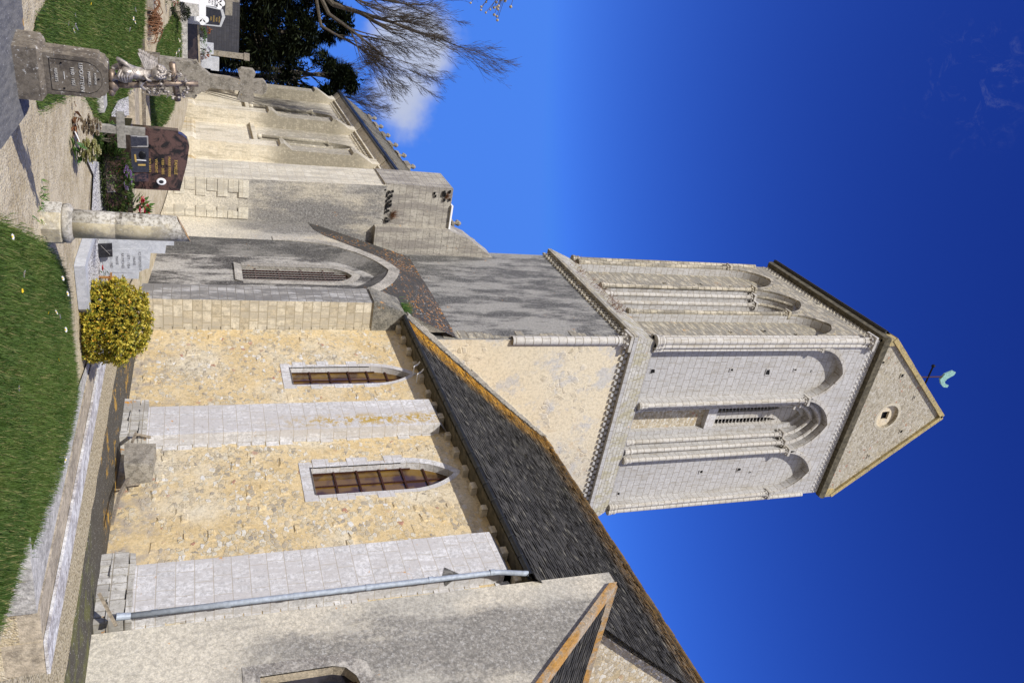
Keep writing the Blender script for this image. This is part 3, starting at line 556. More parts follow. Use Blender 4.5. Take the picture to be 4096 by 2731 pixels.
# ------------------------------------------------------------------ bell tower
TX0, TX1, TY0, TY1 = -31.5, -23.1, 12.1, 20.5
mb = MB(); mb.box(TX0, TX1-.002, TY0+.3, TY1, 0, 17.03); mb.wall(fW(TX1), [(TY0+.01, 7), (TY1, 7), (TY1, 17.03), (TY0+.01, 17.03)]); part(mb, 'tower_lower_wall', m_cream)
mb = MB(); mb.wall(fS(TY0+.02), [(TX0, 0), (TX1-.01, 0), (TX1-.01, 17.03), (TX0, 17.03)]); part(mb, 'tower_rendered_face', m_render_tower)
qs = [MB()]; z = 9.6; k = 0
while z < 16.7:
    h = .31; e = random.uniform(.12, .6); q = qs[0]; q.box(TX1-e-.1, TX1-.12, TY0-.0, TY0+.1, z+.006, z+h-.006)
    z += h; k += 1
for q in qs: part(q, 'tower_quoins', m_towerS)
def shaft(x, y, z0, z1, r, mat, cap=True, nm='corner_shaft', base=True):
    s_ = MB(); s_.tube([(x, y, z0), (x, y, z1)], r, 12, False); o = part(s_, nm, mat, smooth=True)
    if cap:
        cp = MB(); cp.lathe([(r*1.18, -.03), (r*1.18, .03), (r*1.0, .06), (r*1.25, .2), (r*1.75, .34)], 10, (x, y, z1))
        for k in range(8): a = k*PI/4; cp.ball((x+math.cos(a)*r*1.55, y+math.sin(a)*r*1.55, z1+.27), r*.38, 4)
        cp.box(x-r*1.9, x+r*1.9, y-r*1.9, y+r*1.9, z1+.35, z1+.47); cp.build('capital', mat, o)
    if base:
        bs = MB(); bs.lathe([(r*1.6, 0), (r*1.6, .12), (r*1.2, .2), (r*1.45, .3), (r*1.02, .4)], 12, (x, y, z0)); bs.build('shaft_base', mat, o)
    return o
shaft(TX1-.02, TY0+.06, 12.1, 16.35, .17, m_shaft, base=False)
# lower cornice of billets, string course and weathering
def billets(frame, u0, u1, z, n, mat, name, rows=2, w=.14, h=.09, dep=.10):
    b = MB(); st = (u1-u0)/n
    for i in range(n):
        for r_ in range(rows): u = u0+st*(i+.25+.5*(r_ % 2)); b.prism(frame, [(u-st*.27, z+r_*h), (u+st*.27, z+r_*h), (u+st*.27, z+r_*h+h-.005), (u-st*.27, z+r_*h+h-.005)], -dep-.03*r_, .02)
    return part(b, name, mat)
for fr, u0, u1, mt in ((fW(TX1), TY0-.1, TY1+.1, m_towerW), (fS(TY0), TX0-.1, TX1+.1, m_towerS)):
    billets(fr, u0, u1, 16.62, 32, mt, 'billet_cornice', 2, .14, .13, .07)
    b = MB(); b.prism(fr, [(u0-.1, 16.89), (u1+.1, 16.89), (u1+.1, 17.06), (u0-.1, 17.06)], -.24, -.005); part(b, 'string_course', mt)
U = .1                                                              # set-back of the upper stage
we = MB(); Z0, Z1 = 17.06, 18.02
we.add([(TX0-.2, TY0-.22, Z0), (TX1+.22, TY0-.22, Z0), (TX1+.22, TY1+.2, Z0), (TX0+U, TY0+U, Z1), (TX1-U, TY0+U, Z1), (TX1-U, TY1-U, Z1)], [(0, 1, 4, 3), (1, 2, 5, 4)]); part(we, 'weathering', ashlar('mossy_weathering', (.42, .40, .36), (.51, .495, .46), (.20, .175, .13), .5, .2, (.32, .29, .19), .5, .06, (.22, .20, .16), .15, jw=.014, bvar=.6, grain=6., gr_amt=.4))
# upper stage: three arched bays on each face
fw, fs = fW(TX1-U), fS(TY0+U); ZB, ZT = 17.95, 29.6
def stage(fr, ua, ub, mat, smat, bays, sgn):
    holes = []; rec = MB(); back = MB(); hm = MB()
    for (u0, u1, zs, za, kind) in bays:
        o_ = arch(u0, u1, ZB+.1, zs, za, 12); holes.append(o_)
        if kind == 'blind':
            rec.strip(fr, o_, 0, o_, .34); back.fill(fr, o_, .34)
        else:
            prev = o_; d = 0.; w = (u1-u0)/2
            for k in range(3):
                i_ = arch(u0+.27*(k+1), u1-.27*(k+1), ZB+.1, zs, za-.27*(k+1), 12)
                rec.strip(fr, prev, d, prev, d+.27); d += .27; rec.strip(fr, prev, d, i_, d); prev = i_
                if k < 2:                                           # roll mouldings carried up round the arch
                    m_ = [(u, v) for u, v in arch(u0+.27*(k+1)-.06, u1-.27*(k+1)+.06, zs, zs, za-.27*(k+1)+.06, 12)]
                    hm.tube([fr(u, v, d-.06) for u, v in m_], .085, 7)
            rec.strip(fr, prev, d, prev, d+.3); back.inner = (prev, d+.3)
        ou = arch(u0-.02, u1+.02, zs, zs, za+.02, 12); o2 = arch(u0-.17, u1+.17, zs, zs, za+.2, 12); ring(hm, fr, ou, o2, -.09, 0)
    m = MB(); m.wall(fr, [(ua, ZB-.05), (ub, ZB-.05), (ub, ZT), (ua, ZT)], holes)
    return m, rec, back, hm
# west face
bays = [(12.62, 14.98, 26.25, 27.95, 'blind'), (15.14, 17.76, 26.35, 28.25, 'open'), (17.92, 20.08, 26.5, 28.3, 'blind')]
m, rec, back, hm = stage(fw, TY0+U, TY1-U, m_towerW, m_shaft, bays, 1)
part(m, 'belfry_wall', m_towerW); part(rec, 'arch_reveals', m_towerW); part(back, 'blind_arch_panels', m_towerW); part(hm, 'arch_mouldings', m_shaft)
o_, d = back.inner; u0, u1 = o_[0][0], o_[-1][0]                    # belfry opening: rubble filling below, sill, twin louvred lights above
g = MB(); g.wall(lambda u, v, e: fw(u, v, d-.05), [(u0, ZB), (u1, ZB), (u1, 22.3), (u0, 22.3)]); part(g, 'rubble_infill', m_infill)
g = MB(); g.prism(fw, [(u0, 22.3), (u1, 22.3), (u1, 22.75), (u0, 22.75)], d-.32, d+.1); part(g, 'belfry_sill', m_quoin)
c = (u0+u1)/2; li = arch(u0+.04, c-.17, 22.75, 25.5, 26.3, 8), arch(c+.17, u1-.04, 22.75, 25.5, 26.3, 8)
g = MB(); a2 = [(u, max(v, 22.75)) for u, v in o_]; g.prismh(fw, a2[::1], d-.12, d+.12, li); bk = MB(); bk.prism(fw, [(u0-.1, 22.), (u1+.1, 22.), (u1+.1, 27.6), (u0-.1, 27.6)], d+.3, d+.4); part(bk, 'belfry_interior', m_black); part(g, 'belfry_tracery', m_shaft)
for l in li:
    lv = MB(); ua, ub = l[0][0], l[-1][0]; z = 22.8
    while z < 26.1:
        hw = (ub-ua)/2*(1 if z < 25.5 else max(.15, 1-((z-25.5)/.8)**2)); mid = (ua+ub)/2
        lv.add([fw(mid-hw, z, d-.05), fw(mid+hw, z, d-.05), fw(mid+hw, z+.14, d+.14), fw(mid-hw, z+.14, d+.14), fw(mid-hw, z+.03, d-.05), fw(mid+hw, z+.03, d-.05)], [(0, 1, 2, 3), (0, 1, 5, 4)]); z += .19
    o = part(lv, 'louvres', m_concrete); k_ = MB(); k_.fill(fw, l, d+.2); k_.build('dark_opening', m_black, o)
for k in range(3):                                                  # jamb shafts, stepped inwards
    for s_, uo in ((1, 17.78), (-1, 15.12)):
        u = uo-s_*.27*k+s_*.02*(k > 0); p = fw(u, 0, .27*k-.02 if k else -.03); shaft(p.x, p.y, ZB+.15+.12*k, 26.15-.12*(k > 0), .10, m_shaft, nm='jamb_shaft')
for y in (20.2, 12.44): shaft(TX1-U+.02, y, ZB+.1, 26.0 if y > 15 else 28.6, .10, m_shaft)
shaft(TX1-U+.02, 20.42, ZB+.1, 28.5, .10, m_shaft, cap=False); shaft(TX1-U-.03, TY0+U+.03, ZB+.1, 28.5, .16, m_shaft)
shaft(TX1-U+.02, 12.62, ZB+.1, 25.95, .05, m_shaft)
# south face
bays = [(-25.55, -23.62, 26.2, 27.75, 'blind'), (-28.28, -25.75, 26.0, 27.95, 'open'), (-30.75, -28.48, 26.4, 28.15, 'blind')]
m, rec, back, hm = stage(fs, TX0+U, TX1-U, m_towerS, m_shaftS, bays, -1)
part(m, 'belfry_wall', m_towerS); part(rec, 'arch_reveals', m_towerW); part(back, 'blind_arch_panels', m_towerS); part(hm, 'arch_mouldings', m_shaftS)
o_, d = back.inner; g = MB(); g.fill(fs, o_, d); part(g, 'rubble_infill', m_infill)
for k in range(3):
    for s_, uo in ((1, -25.72), (-1, -28.31)):
        u = uo-s_*.27*k+s_*.02*(k > 0); p = fs(u, 0, .27*k-.02 if k else -.03); shaft(p.x, p.y, ZB+.15+.12*k, 25.85-.12*(k > 0), .10, m_shaftS if k == 0 else m_shaft, nm='jamb_shaft')
shaft(-30.95, TY0+U-.02, ZB+.2, 26.2, .11, m_shaftS); shaft(TX0+U+.05, TY0+U-.0, ZB+.1, 28.5, .13, m_shaftS, cap=False); shaft(-23.44, TY0+U-.02, ZB+.1, 28.4, .09, m_shaft, cap=False)
# putlog holes: little boxes of shade sunk in the masonry would need cut walls, so each is a hollow stone socket standing proud
def socket(fr, u, v, w=.13, h=.13, mat=m_towerW, nm='putlog_socket'):
    w *= random.uniform(.7, .95); h *= random.uniform(.5, .9); j_ = lambda: random.uniform(-.25, .25)*w
    s_ = MB(); o_ = [(u-w, v-h), (u+w, v-h*.9), (u+w*.9, v+h), (u-w, v+h*.95)]; i_ = [(u-w*.7+j_(), v-h*.7+j_()), (u+w*.68+j_(), v-h*.65+j_()), (u+w*.62+j_(), v+h*.66+j_()), (u-w*.7+j_(), v+h*.62+j_())]
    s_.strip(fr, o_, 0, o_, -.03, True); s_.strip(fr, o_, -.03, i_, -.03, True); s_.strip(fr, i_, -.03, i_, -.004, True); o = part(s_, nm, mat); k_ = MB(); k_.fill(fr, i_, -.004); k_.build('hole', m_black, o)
for y, z in ((13.54, 18.3), (19.49, 18.35)): socket(fw, y, z, .15, .15)
fwb, fsb = (lambda u, v, e: fw(u, v, e+.34)), (lambda u, v, e: fs(u, v, e+.34))
for y, z, w in ((13.74, 22.34, .12), (18.93, 22.53, .14), (18.96, 24.6, .15), (13.86, 24.25, .24), (13.78, 25.66, .1), (13.85, 26.6, .07), (19.15, 25.3, .07)): socket(fwb, y, z, w, w)
for x, z, w in ((-24.6, 22.6, .12), (-24.7, 24.4, .15), (-24.4, 25.9, .1), (-29.6, 22.2, .1), (-29.6, 24.2, .14), (-29.5, 25.9, .1)): socket(fsb, x, z, w, w, m_towerS)
socket(fs, -26.9, 29.0, .08, .08, m_towerS); socket(fs, -29.9, 28.9, .08, .08, m_towerS)
# corbel frieze, moulded cornice, tower roof
for fr, ua, ub, mt in ((fw, TY0+U, TY1-U, m_towerW), (fs, TX0+U, TX1-U, m_towerS)):
    fz = MB(); n = 36; st = (ub-ua)/n
    for r_ in range(3):
        for i in range(n):
            u = ua+st*(i+.25+.5*(r_ % 2)); z = 28.98+r_*.15; fz.add([fr(u-.07, z, 0), fr(u+.07, z, 0), fr(u+.07, z+.13, 0), fr(u-.07, z+.13, 0), fr(u, z+.075, -.05)], [(0, 1, 4), (1, 2, 4), (2, 3, 4), (3, 0, 4)])
    part(fz, 'carved_frieze', mt)
    cn = MB(); cn.prism(fr, [(ua-.1, 29.42), (ub+.1, 29.42), (ub+.2, 29.6), (ub+.2, 29.78), (ua-.2, 29.78), (ua-.2, 29.6)], -.24, .0)
    part(cn, 'top_cornice', m_cornice)
rf = MB(); ey = TY0-.25
for sgn in (1, -1):
    yy = lambda y: y if sgn == 1 else TY0+TY1-y
    rf.add([(TX0-.1, yy(ey), 29.95), (TX1-.35, yy(ey), 29.95), (TX1-.35, yy(16.3), 35.1), (TX0-.1, yy(16.3), 35.1), (TX0-.1, yy(ey), 29.82), (TX1-.35, yy(ey), 29.82)], [(0, 1, 2, 3), (4, 5, 1, 0)])
rf.box(TX0-.1, TX1-.35, TY0-.25, TY0+.2, 29.8, 29.9); part(rf, 'tower_roof', m_slate2)
gp = [(TY0+.15, 29.75), (TY1-.1, 29.75), (TY1-.05, 30.5), (16.25, 35.2), (TY0+.12, 30.3)]
oc = [(16.22+.62*math.cos(a*PI/10), 31.85+.62*math.sin(a*PI/10)) for a in range(20)]
g = MB(); g.wall(fw, gp, [oc]); g.strip(fw, oc, 0, oc, .25, True); g.prism(fw, [(u, v) for u, v in gp], .5, .55); tg = part(g, 'tower_gable_wall', m_gable)
g = MB(); oh = [(16.05, 31.62), (16.5, 31.68), (16.46, 32.1), (16.02, 32.06)]; g.prismh(fw, oc, .16, .26, [oh]); g.build('blocked_oculus', m_cream, tg); g = MB(); g.fill(fw, oh, .3); g.build('oculus_hole', m_black, tg)
g = MB(); o2 = [(16.22+.75*math.cos(a*PI/10), 31.85+.75*math.sin(a*PI/10)) for a in range(20)]; g.strip(fw, oc, -.012, o2, -.012, True); g.strip(fw, o2, -.012, o2, 0, True); g.build('oculus_ring', m_choir, tg)
for y, z, w in ((14.0, 31.6, .16), (15.18, 33.0, .16), (17.1, 33.15, .15), (18.45, 31.75, .14), (13.3, 30.1, .12)): socket(fw, y, z, w, w*.9, m_gable)
cp = MB()
for (ya, za, yb, zb) in ((TY0-.02, 30.15, 16.3, 35.35), (TY1+.1, 30.3, 16.3, 35.35)):
    d = Vector((0, yb-ya, zb-za)); n_ = Vector((0, -d.z, d.y)).normalized()*(1 if ya < yb else -1); k = 9
    for i in range(k):
        p, q_ = Vector((TX1-.3, ya, za))+d*(i/k), Vector((TX1-.3, ya, za))+d*((i+.985)/k); cp.obox((p+q_)/2, (q_-p)/2, (.33, 0, 0), n_*(.11+random.uniform(-.008, .008)))
    cp.box(TX1-.55, TX1+.0, min(ya, ya+.28*(1 if ya < yb else -1))-.06, max(ya, ya+.28*(1 if ya < yb else -1))+.06, za-.42, za+.1)
part(cp, 'gable_coping', m_gcop)
# iron cross and weathercock
wc = thing('weathercock', 'green copper weathercock over a black iron cross on the tower roof', 'weathercock', (-27., 16.35, 34.9), absolute=True)
p = MB(); p.tube([(-27, 16.4, 34.9), (-27, 16.4, 39.6)], .035, 7); p.build('pole', m_rust, wc)
p = MB(); p.tube([(-27, 15.75, 38.5), (-27, 17.05, 38.5)], .05, 6)
for y in (15.72, 17.08): p.ball((-27, y, 38.5), .10, 5); p.tube([(-27, y, 38.36), (-27, y, 38.64)], .03, 5)
p.build('iron_cross', m_iron, wc)
ck = [(16.42, 39.5), (16.55, 39.42), (16.85, 39.65), (17.05, 39.95), (17.08, 40.25), (16.95, 40.3), (16.88, 40.02), (16.7, 39.85), (16.52, 39.95), (16.3, 40.32), (16.12, 40.36), (16.08, 40.2), (16.02, 40.1), (16.12, 39.85), (16.22, 39.6)]
p = MB(); p.prism(fW(-27), ck, -.05, .05); p.build('cock', m_copper, wc)

# ------------------------------------------------------------------ pier, niche block and turret on the south side of the tower
g = MB(); Y0 = 10.82
g.add([(-24.3, Y0, -.3), (-23.2, Y0, -.3), (-23.2, 11.85, -.3), (-24.3, Y0, 7.2), (-23.2, Y0, 7.16), (-23.2, 11.85, 7.16), (-24.3, 11.2, 7.2), (-24.3, 11.2, -.3)], [(0, 1, 4, 3), (0, 3, 6, 7)])
pier = part(g, 'pier_south_face', m_pierS)
g = MB(); z = -.3; k = 0; g.wall(fW(-23.2), [(Y0, -.3), (11.85, -.3), (11.85, 7.16), (Y0, 7.16)])
while z < 7.0: g.box(-23.19, -23.17, 11.70+.03*(k % 2), 11.98+.18*(k % 2)-.18, z+.01, z+.33, 0); z += .34; k += 1
part(g, 'pier_west_face', m_pierW)
g = MB(); g.add([(-24.3, Y0-.06, 7.16), (-23.14, Y0-.06, 7.16), (-23.14, 11.12, 8.1), (-24.3, 11.12, 8.1), (-23.14, 11.85, 7.16), (-23.14, 11.85, 9.6), (-24.3, Y0-.06, 7.06), (-23.14, Y0-.06, 7.06), (-23.14, 11.85, 7.06)], [(0, 1, 2, 3), (1, 4, 5, 2), (6, 7, 1, 0), (7, 8, 4, 1)]); part(g, 'pier_weathering', render('lichened_weathering_stone', (.26, .24, .20), (.12, .115, .10), .8, 3., .35, .2, vert=False))
f = fS(11.05); A1 = arch(-29.05, -23.95, -.3, 4.9, 8.25, 14); B1 = arch(-28.05, -25.0, -.3, 5.2, 7.75, 14); Y2 = .27
low = [(-31.25, 5.9), (-30.4, 6.05), (-29.75, 6.4), (-29.1, 7.0), (-28.5, 7.55), (-27.8, 8.0), (-27.1, 8.35), (-26.5, 8.62), (-25.9, 8.35), (-25.3, 7.95), (-24.8, 7.6), (-24.2, 7.35), (-23.2, 7.9)]
g = MB(); g.wall(f, [(-31.25, -.3), (-29.05, -.3)]+A1[1:-1]+[(-23.95, -.3), (-23.2, -.3)]+low[::-1]) ; part(g, 'niche_front', m_render_turret)
g = MB(); g.strip(f, A1, 0, B1, Y2); part(g, 'niche_reveal', m_reveal)
g = MB(); A0 = arch(-29.4, -23.6, 4.4, 4.9, 8.66, 14); A1b = arch(-29.05, -23.95, 4.4, 4.9, 8.25, 14); ring(g, f, A1b, A0, -.03, .01); part(g, 'niche_arch_ring', m_archring)
wn = arch(-27.12, -25.92, 3.2, 6.1, 6.95, 8); wn = [(u, v) for u, v in wn]
g = MB(); g.wall(lambda u, v, e: f(u, v, Y2), B1, [wn]); nw = part(g, 'niche_wall', m_niche)
g = MB(); g.strip(f, wn, Y2, wn, Y2+.2); g.quad(f(-27.3, 2.95, Y2-.06), f(-25.8, 2.95, Y2-.06), f(-25.8, 3.2, Y2), f(-27.3, 3.2, Y2)); o2 = arch(-27.42, -25.62, 3.2, 6.1, 7.25, 8); g.strip(f, wn, Y2-.012, o2, Y2-.012); nwin = part(g, 'window', m_archring, label='iron barred window in the arched niche')
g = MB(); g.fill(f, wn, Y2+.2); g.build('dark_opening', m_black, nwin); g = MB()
for i in range(5): u = -27.0+.24*i; g.box(u-.02, u+.02, f(0, 0, Y2+.1).y, f(0, 0, Y2+.14).y, 3.2, 6.85 if 0 < i < 4 else 6.4)
for i in range(4): z = 3.65+i*.78; g.box(-27.12, -25.92, f(0, 0, Y2+.08).y, f(0, 0, Y2+.12).y, z-.03, z+.03)
g.build('iron_bars', m_rust, nwin); g = MB()
for i in range(5):
    for s_ in (1, -1): g.tube([f(-26.92+.2*i+s_*.035*(1 if j % 2 else -1), 3.2+j*.11, Y2+.05) for j in range(33)], .0045, 4)
g.build('wire_mesh', m_wire, nwin)
g = MB(); N = 60                                                    # black stone weathering from the tower face down to the arch
for row in range(10):
    for i in range(N):
        q_ = []
        for (a, b) in ((i, row), (i+1, row), (i+1, row+1), (i, row+1)):
            u = a/N*(len(low)-1); k = min(int(u), len(low)-2); fr_ = u-k; x0 = low[k][0]+(low[k+1][0]-low[k][0])*fr_; z0 = low[k][1]+(low[k+1][1]-low[k][1])*fr_; s_ = b/10
            x1 = -30.6+(a/N)*7.4; q_.append((x0+(x1-x0)*s_, 11.04+1.1*s_, z0+.01+(10.15-z0)*s_))
        g.quad(*q_)
part(g, 'stone_weathering', m_slab)
g = MB(); g.box(-30.6, -23.5, 11.62, 12.11, 0, 7.); part(g, 'niche_core', m_niche)
# stair turret
g = MB(); TW = -31.2
def taper(y0, x0, z0, z1, yb, xb): return None
g.add([(-33.5, 9.5, .3), (TW+.12, 9.5, .3), (TW+.12, 11.3, .3), (-33.5, 9.3, 8.95), (TW, 9.3, 8.95), (TW, 11.3, 8.95)], [(0, 1, 4, 3)]); g.box(-33.4, -31.52, 11.0, 14., .3, 11.); g.box(-33.5, TW+.05, 9.42, 9.6, .3, 1.3); part(g, 'turret_south_face', m_turretS)
g = MB(); g.add([(TW+.12, 9.5, .3), (TW+.12, 12.3, .3), (TW, 12.3, 8.95), (TW, 9.3, 8.95)], [(0, 1, 2, 3)]); part(g, 'turret_west_face', m_render_turret)
q, q2 = MB(), MB(); z = .6; k = 0
while z < 3.4: q.box(TW+.07, TW+.135, 9.48, 9.95+.2*(k % 2), z+.01, z+.37); q2.box(TW+.07, TW+.132, 10.72-.16*(k % 2), 11.0, z+.01, z+.37); z += .38; k += 1
part(q, 'turret_quoins', m_turretS); part(q2, 'turret_quoins', m_turretS)
g = MB(); g.box(-33.45, TW-.04, 9.22, 11.4, 8.9, 11.8, .03)
part(g, 'turret_top', m_turretW)
for k in range(34):
    z = random.choice((random.uniform(8.9, 9.25), random.uniform(8.9, 9.25), random.uniform(11.35, 11.75), random.uniform(9, 11.6))); y = random.uniform(9.3, 10.9 if z < 9.3 else 9.9)
    ho = MB(); ho.box(TW-.03, TW+.006+random.uniform(0, .006), y-random.uniform(.03, .07), y+random.uniform(.03, .07), z-.035, z+.035, .012)
    part(ho, 'mortar_pit', m_black)
g = MB(); g.box(-32.5, TW+.06, 9.95, 10.98, 11.8, 11.87); part(g, 'turret_flashing', m_wht)
g = MB(); pl = [(10.98, 8.6), (12.12, 8.6), (12.12, 13.95), (11.3, 12.7), (10.98, 11.82)]; g.prism(fW(-30.9), pl, 0, 1.1); part(g, 'turret_abutment', m_turretW)
for (c0, n_, sp) in (): pass
# wall plants rooted in the turret and on the tower string course
for (c0, n_, sp) in (((TW+.02, 10.55, 9.3), 160, .22), ((-27.2, 11.95, 17.4), 120, .55), ((-25.6, 11.95, 17.35), 170, .4), ((TW+.02, 9.6, 11.5), 60, .14), ((-29., 11.95, 17.3), 90, .5)):
    wd = MB()
    for k in range(n_):
        p = Vector(c0)+Vector((random.gauss(0, sp*(.2 if c0[0] > -31.3 and c0[0] < -31 else 1)), random.gauss(0, sp*.35), random.gauss(0, sp*.15))); d = Vector((random.uniform(-.5, .5), random.uniform(-.8, .1), random.uniform(.1, 1))).normalized()*random.uniform(.12, .42); s_ = d.cross(Vector((0, 1, .3))).normalized()*.010
        wd.add([p-s_, p+s_, p+d], [(0, 1, 2)])
    o = part(wd, 'wall_weeds', m_dead); o['kind'] = 'stuff'

# ------------------------------------------------------------------ choir
CY, CF = 11.85, 11.0
f = fS(CY); wins = []
def cwin(xc): return arch(xc-.62, xc+.62, 5.0, 9.05, 10.35, 8)
wl = [cwin(-46.6), cwin(-54.3)]
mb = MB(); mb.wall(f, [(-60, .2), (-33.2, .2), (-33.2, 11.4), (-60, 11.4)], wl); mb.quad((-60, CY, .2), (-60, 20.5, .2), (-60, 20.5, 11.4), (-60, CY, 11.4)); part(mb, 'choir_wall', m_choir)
for l in wl:
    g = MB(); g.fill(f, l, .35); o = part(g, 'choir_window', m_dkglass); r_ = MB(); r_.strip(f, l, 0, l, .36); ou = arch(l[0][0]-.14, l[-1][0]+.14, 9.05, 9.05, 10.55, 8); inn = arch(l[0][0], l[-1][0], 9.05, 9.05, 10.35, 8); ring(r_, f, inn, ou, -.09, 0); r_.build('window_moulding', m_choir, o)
    for u in (l[0][0]-.08, l[-1][0]+.08):
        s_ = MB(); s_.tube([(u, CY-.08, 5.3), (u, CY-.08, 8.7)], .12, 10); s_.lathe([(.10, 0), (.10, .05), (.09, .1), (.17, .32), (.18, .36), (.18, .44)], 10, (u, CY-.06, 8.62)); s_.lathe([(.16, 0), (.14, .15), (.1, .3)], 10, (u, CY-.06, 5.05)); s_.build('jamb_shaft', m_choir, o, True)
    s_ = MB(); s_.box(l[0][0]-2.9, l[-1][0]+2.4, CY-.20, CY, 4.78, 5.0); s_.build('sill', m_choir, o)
for xw in (-35.6, -42.4, -49.9, -58.6):
    if xw == -35.6: continue
    for_ = [(CF-.12, .2), (CF-.12, 1.65), (CF, 1.8), (CF, 5.78), (CF-.17, 5.86), (CF-.17, 6.05), (CF+.14, 6.45), (CF+.14, 9.55), (CF-.02, 9.63), (CF-.02, 9.82), (CF+.5, 10.7), (CF+.5, 11.1), (CF+.2, 11.35), (CY+.02, 11.35), (CY+.02, .2)]
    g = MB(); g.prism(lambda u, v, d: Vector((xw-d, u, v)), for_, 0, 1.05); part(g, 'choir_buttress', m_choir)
g = MB(); g.box(-60.05, -33.2, CY-.12, CY+.02, .2, 1.62); g.add([(-60.05, CY-.12, 1.62), (-33.2, CY-.12, 1.62), (-33.2, CY, 1.8), (-60.05, CY, 1.8)], [(0, 1, 2, 3)]); part(g, 'choir_plinth', ashlar('plinth_ashlar', (.52, .45, .33), (.62, .56, .44), (.34, .27, .17), .42, .22, (.36, .25, .10), .3, .08, jw=.01))
g = MB(); x = -59.8
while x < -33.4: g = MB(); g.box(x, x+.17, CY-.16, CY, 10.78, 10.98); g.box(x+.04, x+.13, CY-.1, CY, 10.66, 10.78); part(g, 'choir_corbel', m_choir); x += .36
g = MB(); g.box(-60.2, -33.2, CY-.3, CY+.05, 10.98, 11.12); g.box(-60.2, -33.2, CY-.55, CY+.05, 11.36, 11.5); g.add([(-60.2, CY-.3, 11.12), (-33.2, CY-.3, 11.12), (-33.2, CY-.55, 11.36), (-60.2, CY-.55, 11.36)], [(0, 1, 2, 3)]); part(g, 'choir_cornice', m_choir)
g = MB(); g.box(-60.25, -33.2, CY-.75, CY-.52, 11.5, 11.62); g.box(-60.25, -33.2, CY-.72, CY-.3, 11.44, 11.51); part(g, 'choir_gutter', m_gutter)
g = MB(); slate_field(g, (-60.3, CY-.6, 11.65), (27.1, 0, 0), (0, 1.45, 2.15), 14, 70, .02, .008); g.quad((-60.3, CY-.6, 11.6), (-33.2, CY-.6, 11.6), (-33.2, CY+.85, 13.78), (-60.3, CY+.85, 13.78)); g.quad((-60.3, CY+.85, 13.78), (-33.2, CY+.85, 13.78), (-33.2, 16.3, 14.3), (-60.3, 16.3, 14.3)); cr = part(g, 'choir_roof', plain('lichened_roof_stone', (.16, .145, .11), .95, 0, .5, 6, bmp=.5))
x = -59.6
while x < -34:
    k_ = MB(); yb = CY+.85; k_.box(x-.45, x+.45, yb-.13, yb+.13, 13.7, 13.92, .05); k_.lathe([(.11, 0), (.07, .12), (.12, .24), (.15, .32), (.09, .42), (.03, .46)], 9, (x+.15, yb, 13.86)); k_.ball((x+.08, yb-.08, 14.12), .085, 6); k_.build('crest_finial', m_mon2, cr); x += 2.5

# ------------------------------------------------------------------ ground
def sm(a, b, v):
    t_ = min(1, max(0, (v-a)/(b-a))); return t_*t_*(3-2*t_)
def terr(x, y):                                                    # raised churchyard terrace, lower trench along the church
    hi = .5+.7*sm(10, 20, -x)+.3*sm(20, 27, -x); lo = .55*sm(20, 30, -x); wd = .05+2.2*sm(10.4, 15, -x)
    z = hi+(lo-hi)*sm(5.72, 5.72+wd, y)
    if x > -5.2 and y > 4.36: z = 0
    return z
xs = sorted({-400, -200, -100, -70, -60, -50, -45, -40, -37, -5.21, -5.19, 0, 2, 4, 8, 20, 60, 150, 400} | {round(-35+.5*i, 2) for i in range(60)} | {-4.8, -4.4, -4., -3, -2, -1})
ys = sorted({-400, -150, -60, -30, -20, -12, -8, -5, -3, -2, -1, 0, 4.35, 4.37, 5.70, 5.74, 5.77, 5.8, 12, 16, 25, 40, 80, 150, 400} | {round(.4*i, 2) for i in range(1, 28)})
mb = MB(); mb.v = [Vector((x, y, terr(x, y)-.004)) for x in xs for y in ys]; n = len(ys)
mb.f = [[i*n+j, (i+1)*n+j, (i+1)*n+j+1, i*n+j+1] for i in range(len(xs)-1) for j in range(n-1)]
tag(mb.build('ground', m_sand), kind='structure')
def sheet(poly, dz, name, mat, step=.5, zf=terr):
    tri = tessellate_polygon([[Vector((x, y, 0)) for x, y in poly]]); bm = bmesh.new(); vs = [bm.verts.new((x, y, 0)) for x, y in poly]
    for a in tri:
        try: bm.faces.new([vs[i] for i in a])
        except ValueError: pass
    for _ in range(5):
        es = [e for e in bm.edges if e.calc_length() > step]
        if not es: break
        bmesh.ops.subdivide_edges(bm, edges=es, cuts=1); bmesh.ops.triangulate(bm, faces=bm.faces)
    mb = MB(); bm.verts.ensure_lookup_table(); bm.verts.index_update(); mb.v = [Vector((v.co.x, v.co.y, zf(v.co.x, v.co.y)+dz)) for v in bm.verts]; mb.f = [[v.index for v in f_.verts] for f_ in bm.faces]; bm.free()
    return tag(mb.build(name, mat), kind='structure')
lawnR = [(-5.44, 2.04), (-5.78, 2.21), (-6.22, 2.42), (-6.83, 2.74), (-7.24, 3.01), (-7.59, 3.26), (-7.81, 3.57), (-7.77, 3.78), (-7.81, 4.04), (-7.9, 4.5), (-7.89, 4.73), (-7.74, 4.80), (-7.47, 4.82), (-7.13, 4.83), (-6.70, 4.80), (-6.10, 4.70), (-5.84, 4.60), (-5.26, 4.50), (-5.2, 4.33), (-4.25, 4.22), (-3.2, 3.6), (-3.2, 1.6), (-4.6, 1.8)]
lawnL = [(-7.91, 1.01), (-7.33, 1.07), (-7.12, 1.18), (-7.02, 1.56), (-7.09, 1.71), (-7.62, 1.79), (-8.31, 1.89), (-8.91, 1.94), (-9.74, 2.12), (-10.18, 2.28), (-10.59, 2.50), (-11.05, 2.80), (-11.92, 3.00), (-11.97, 2.86), (-12.53, 2.81), (-13.70, 2.99), (-14.3, 2.92), (-14.89, 2.54), (-15.34, 1.75), (-14.6, .4), (-8.6, -.2)]
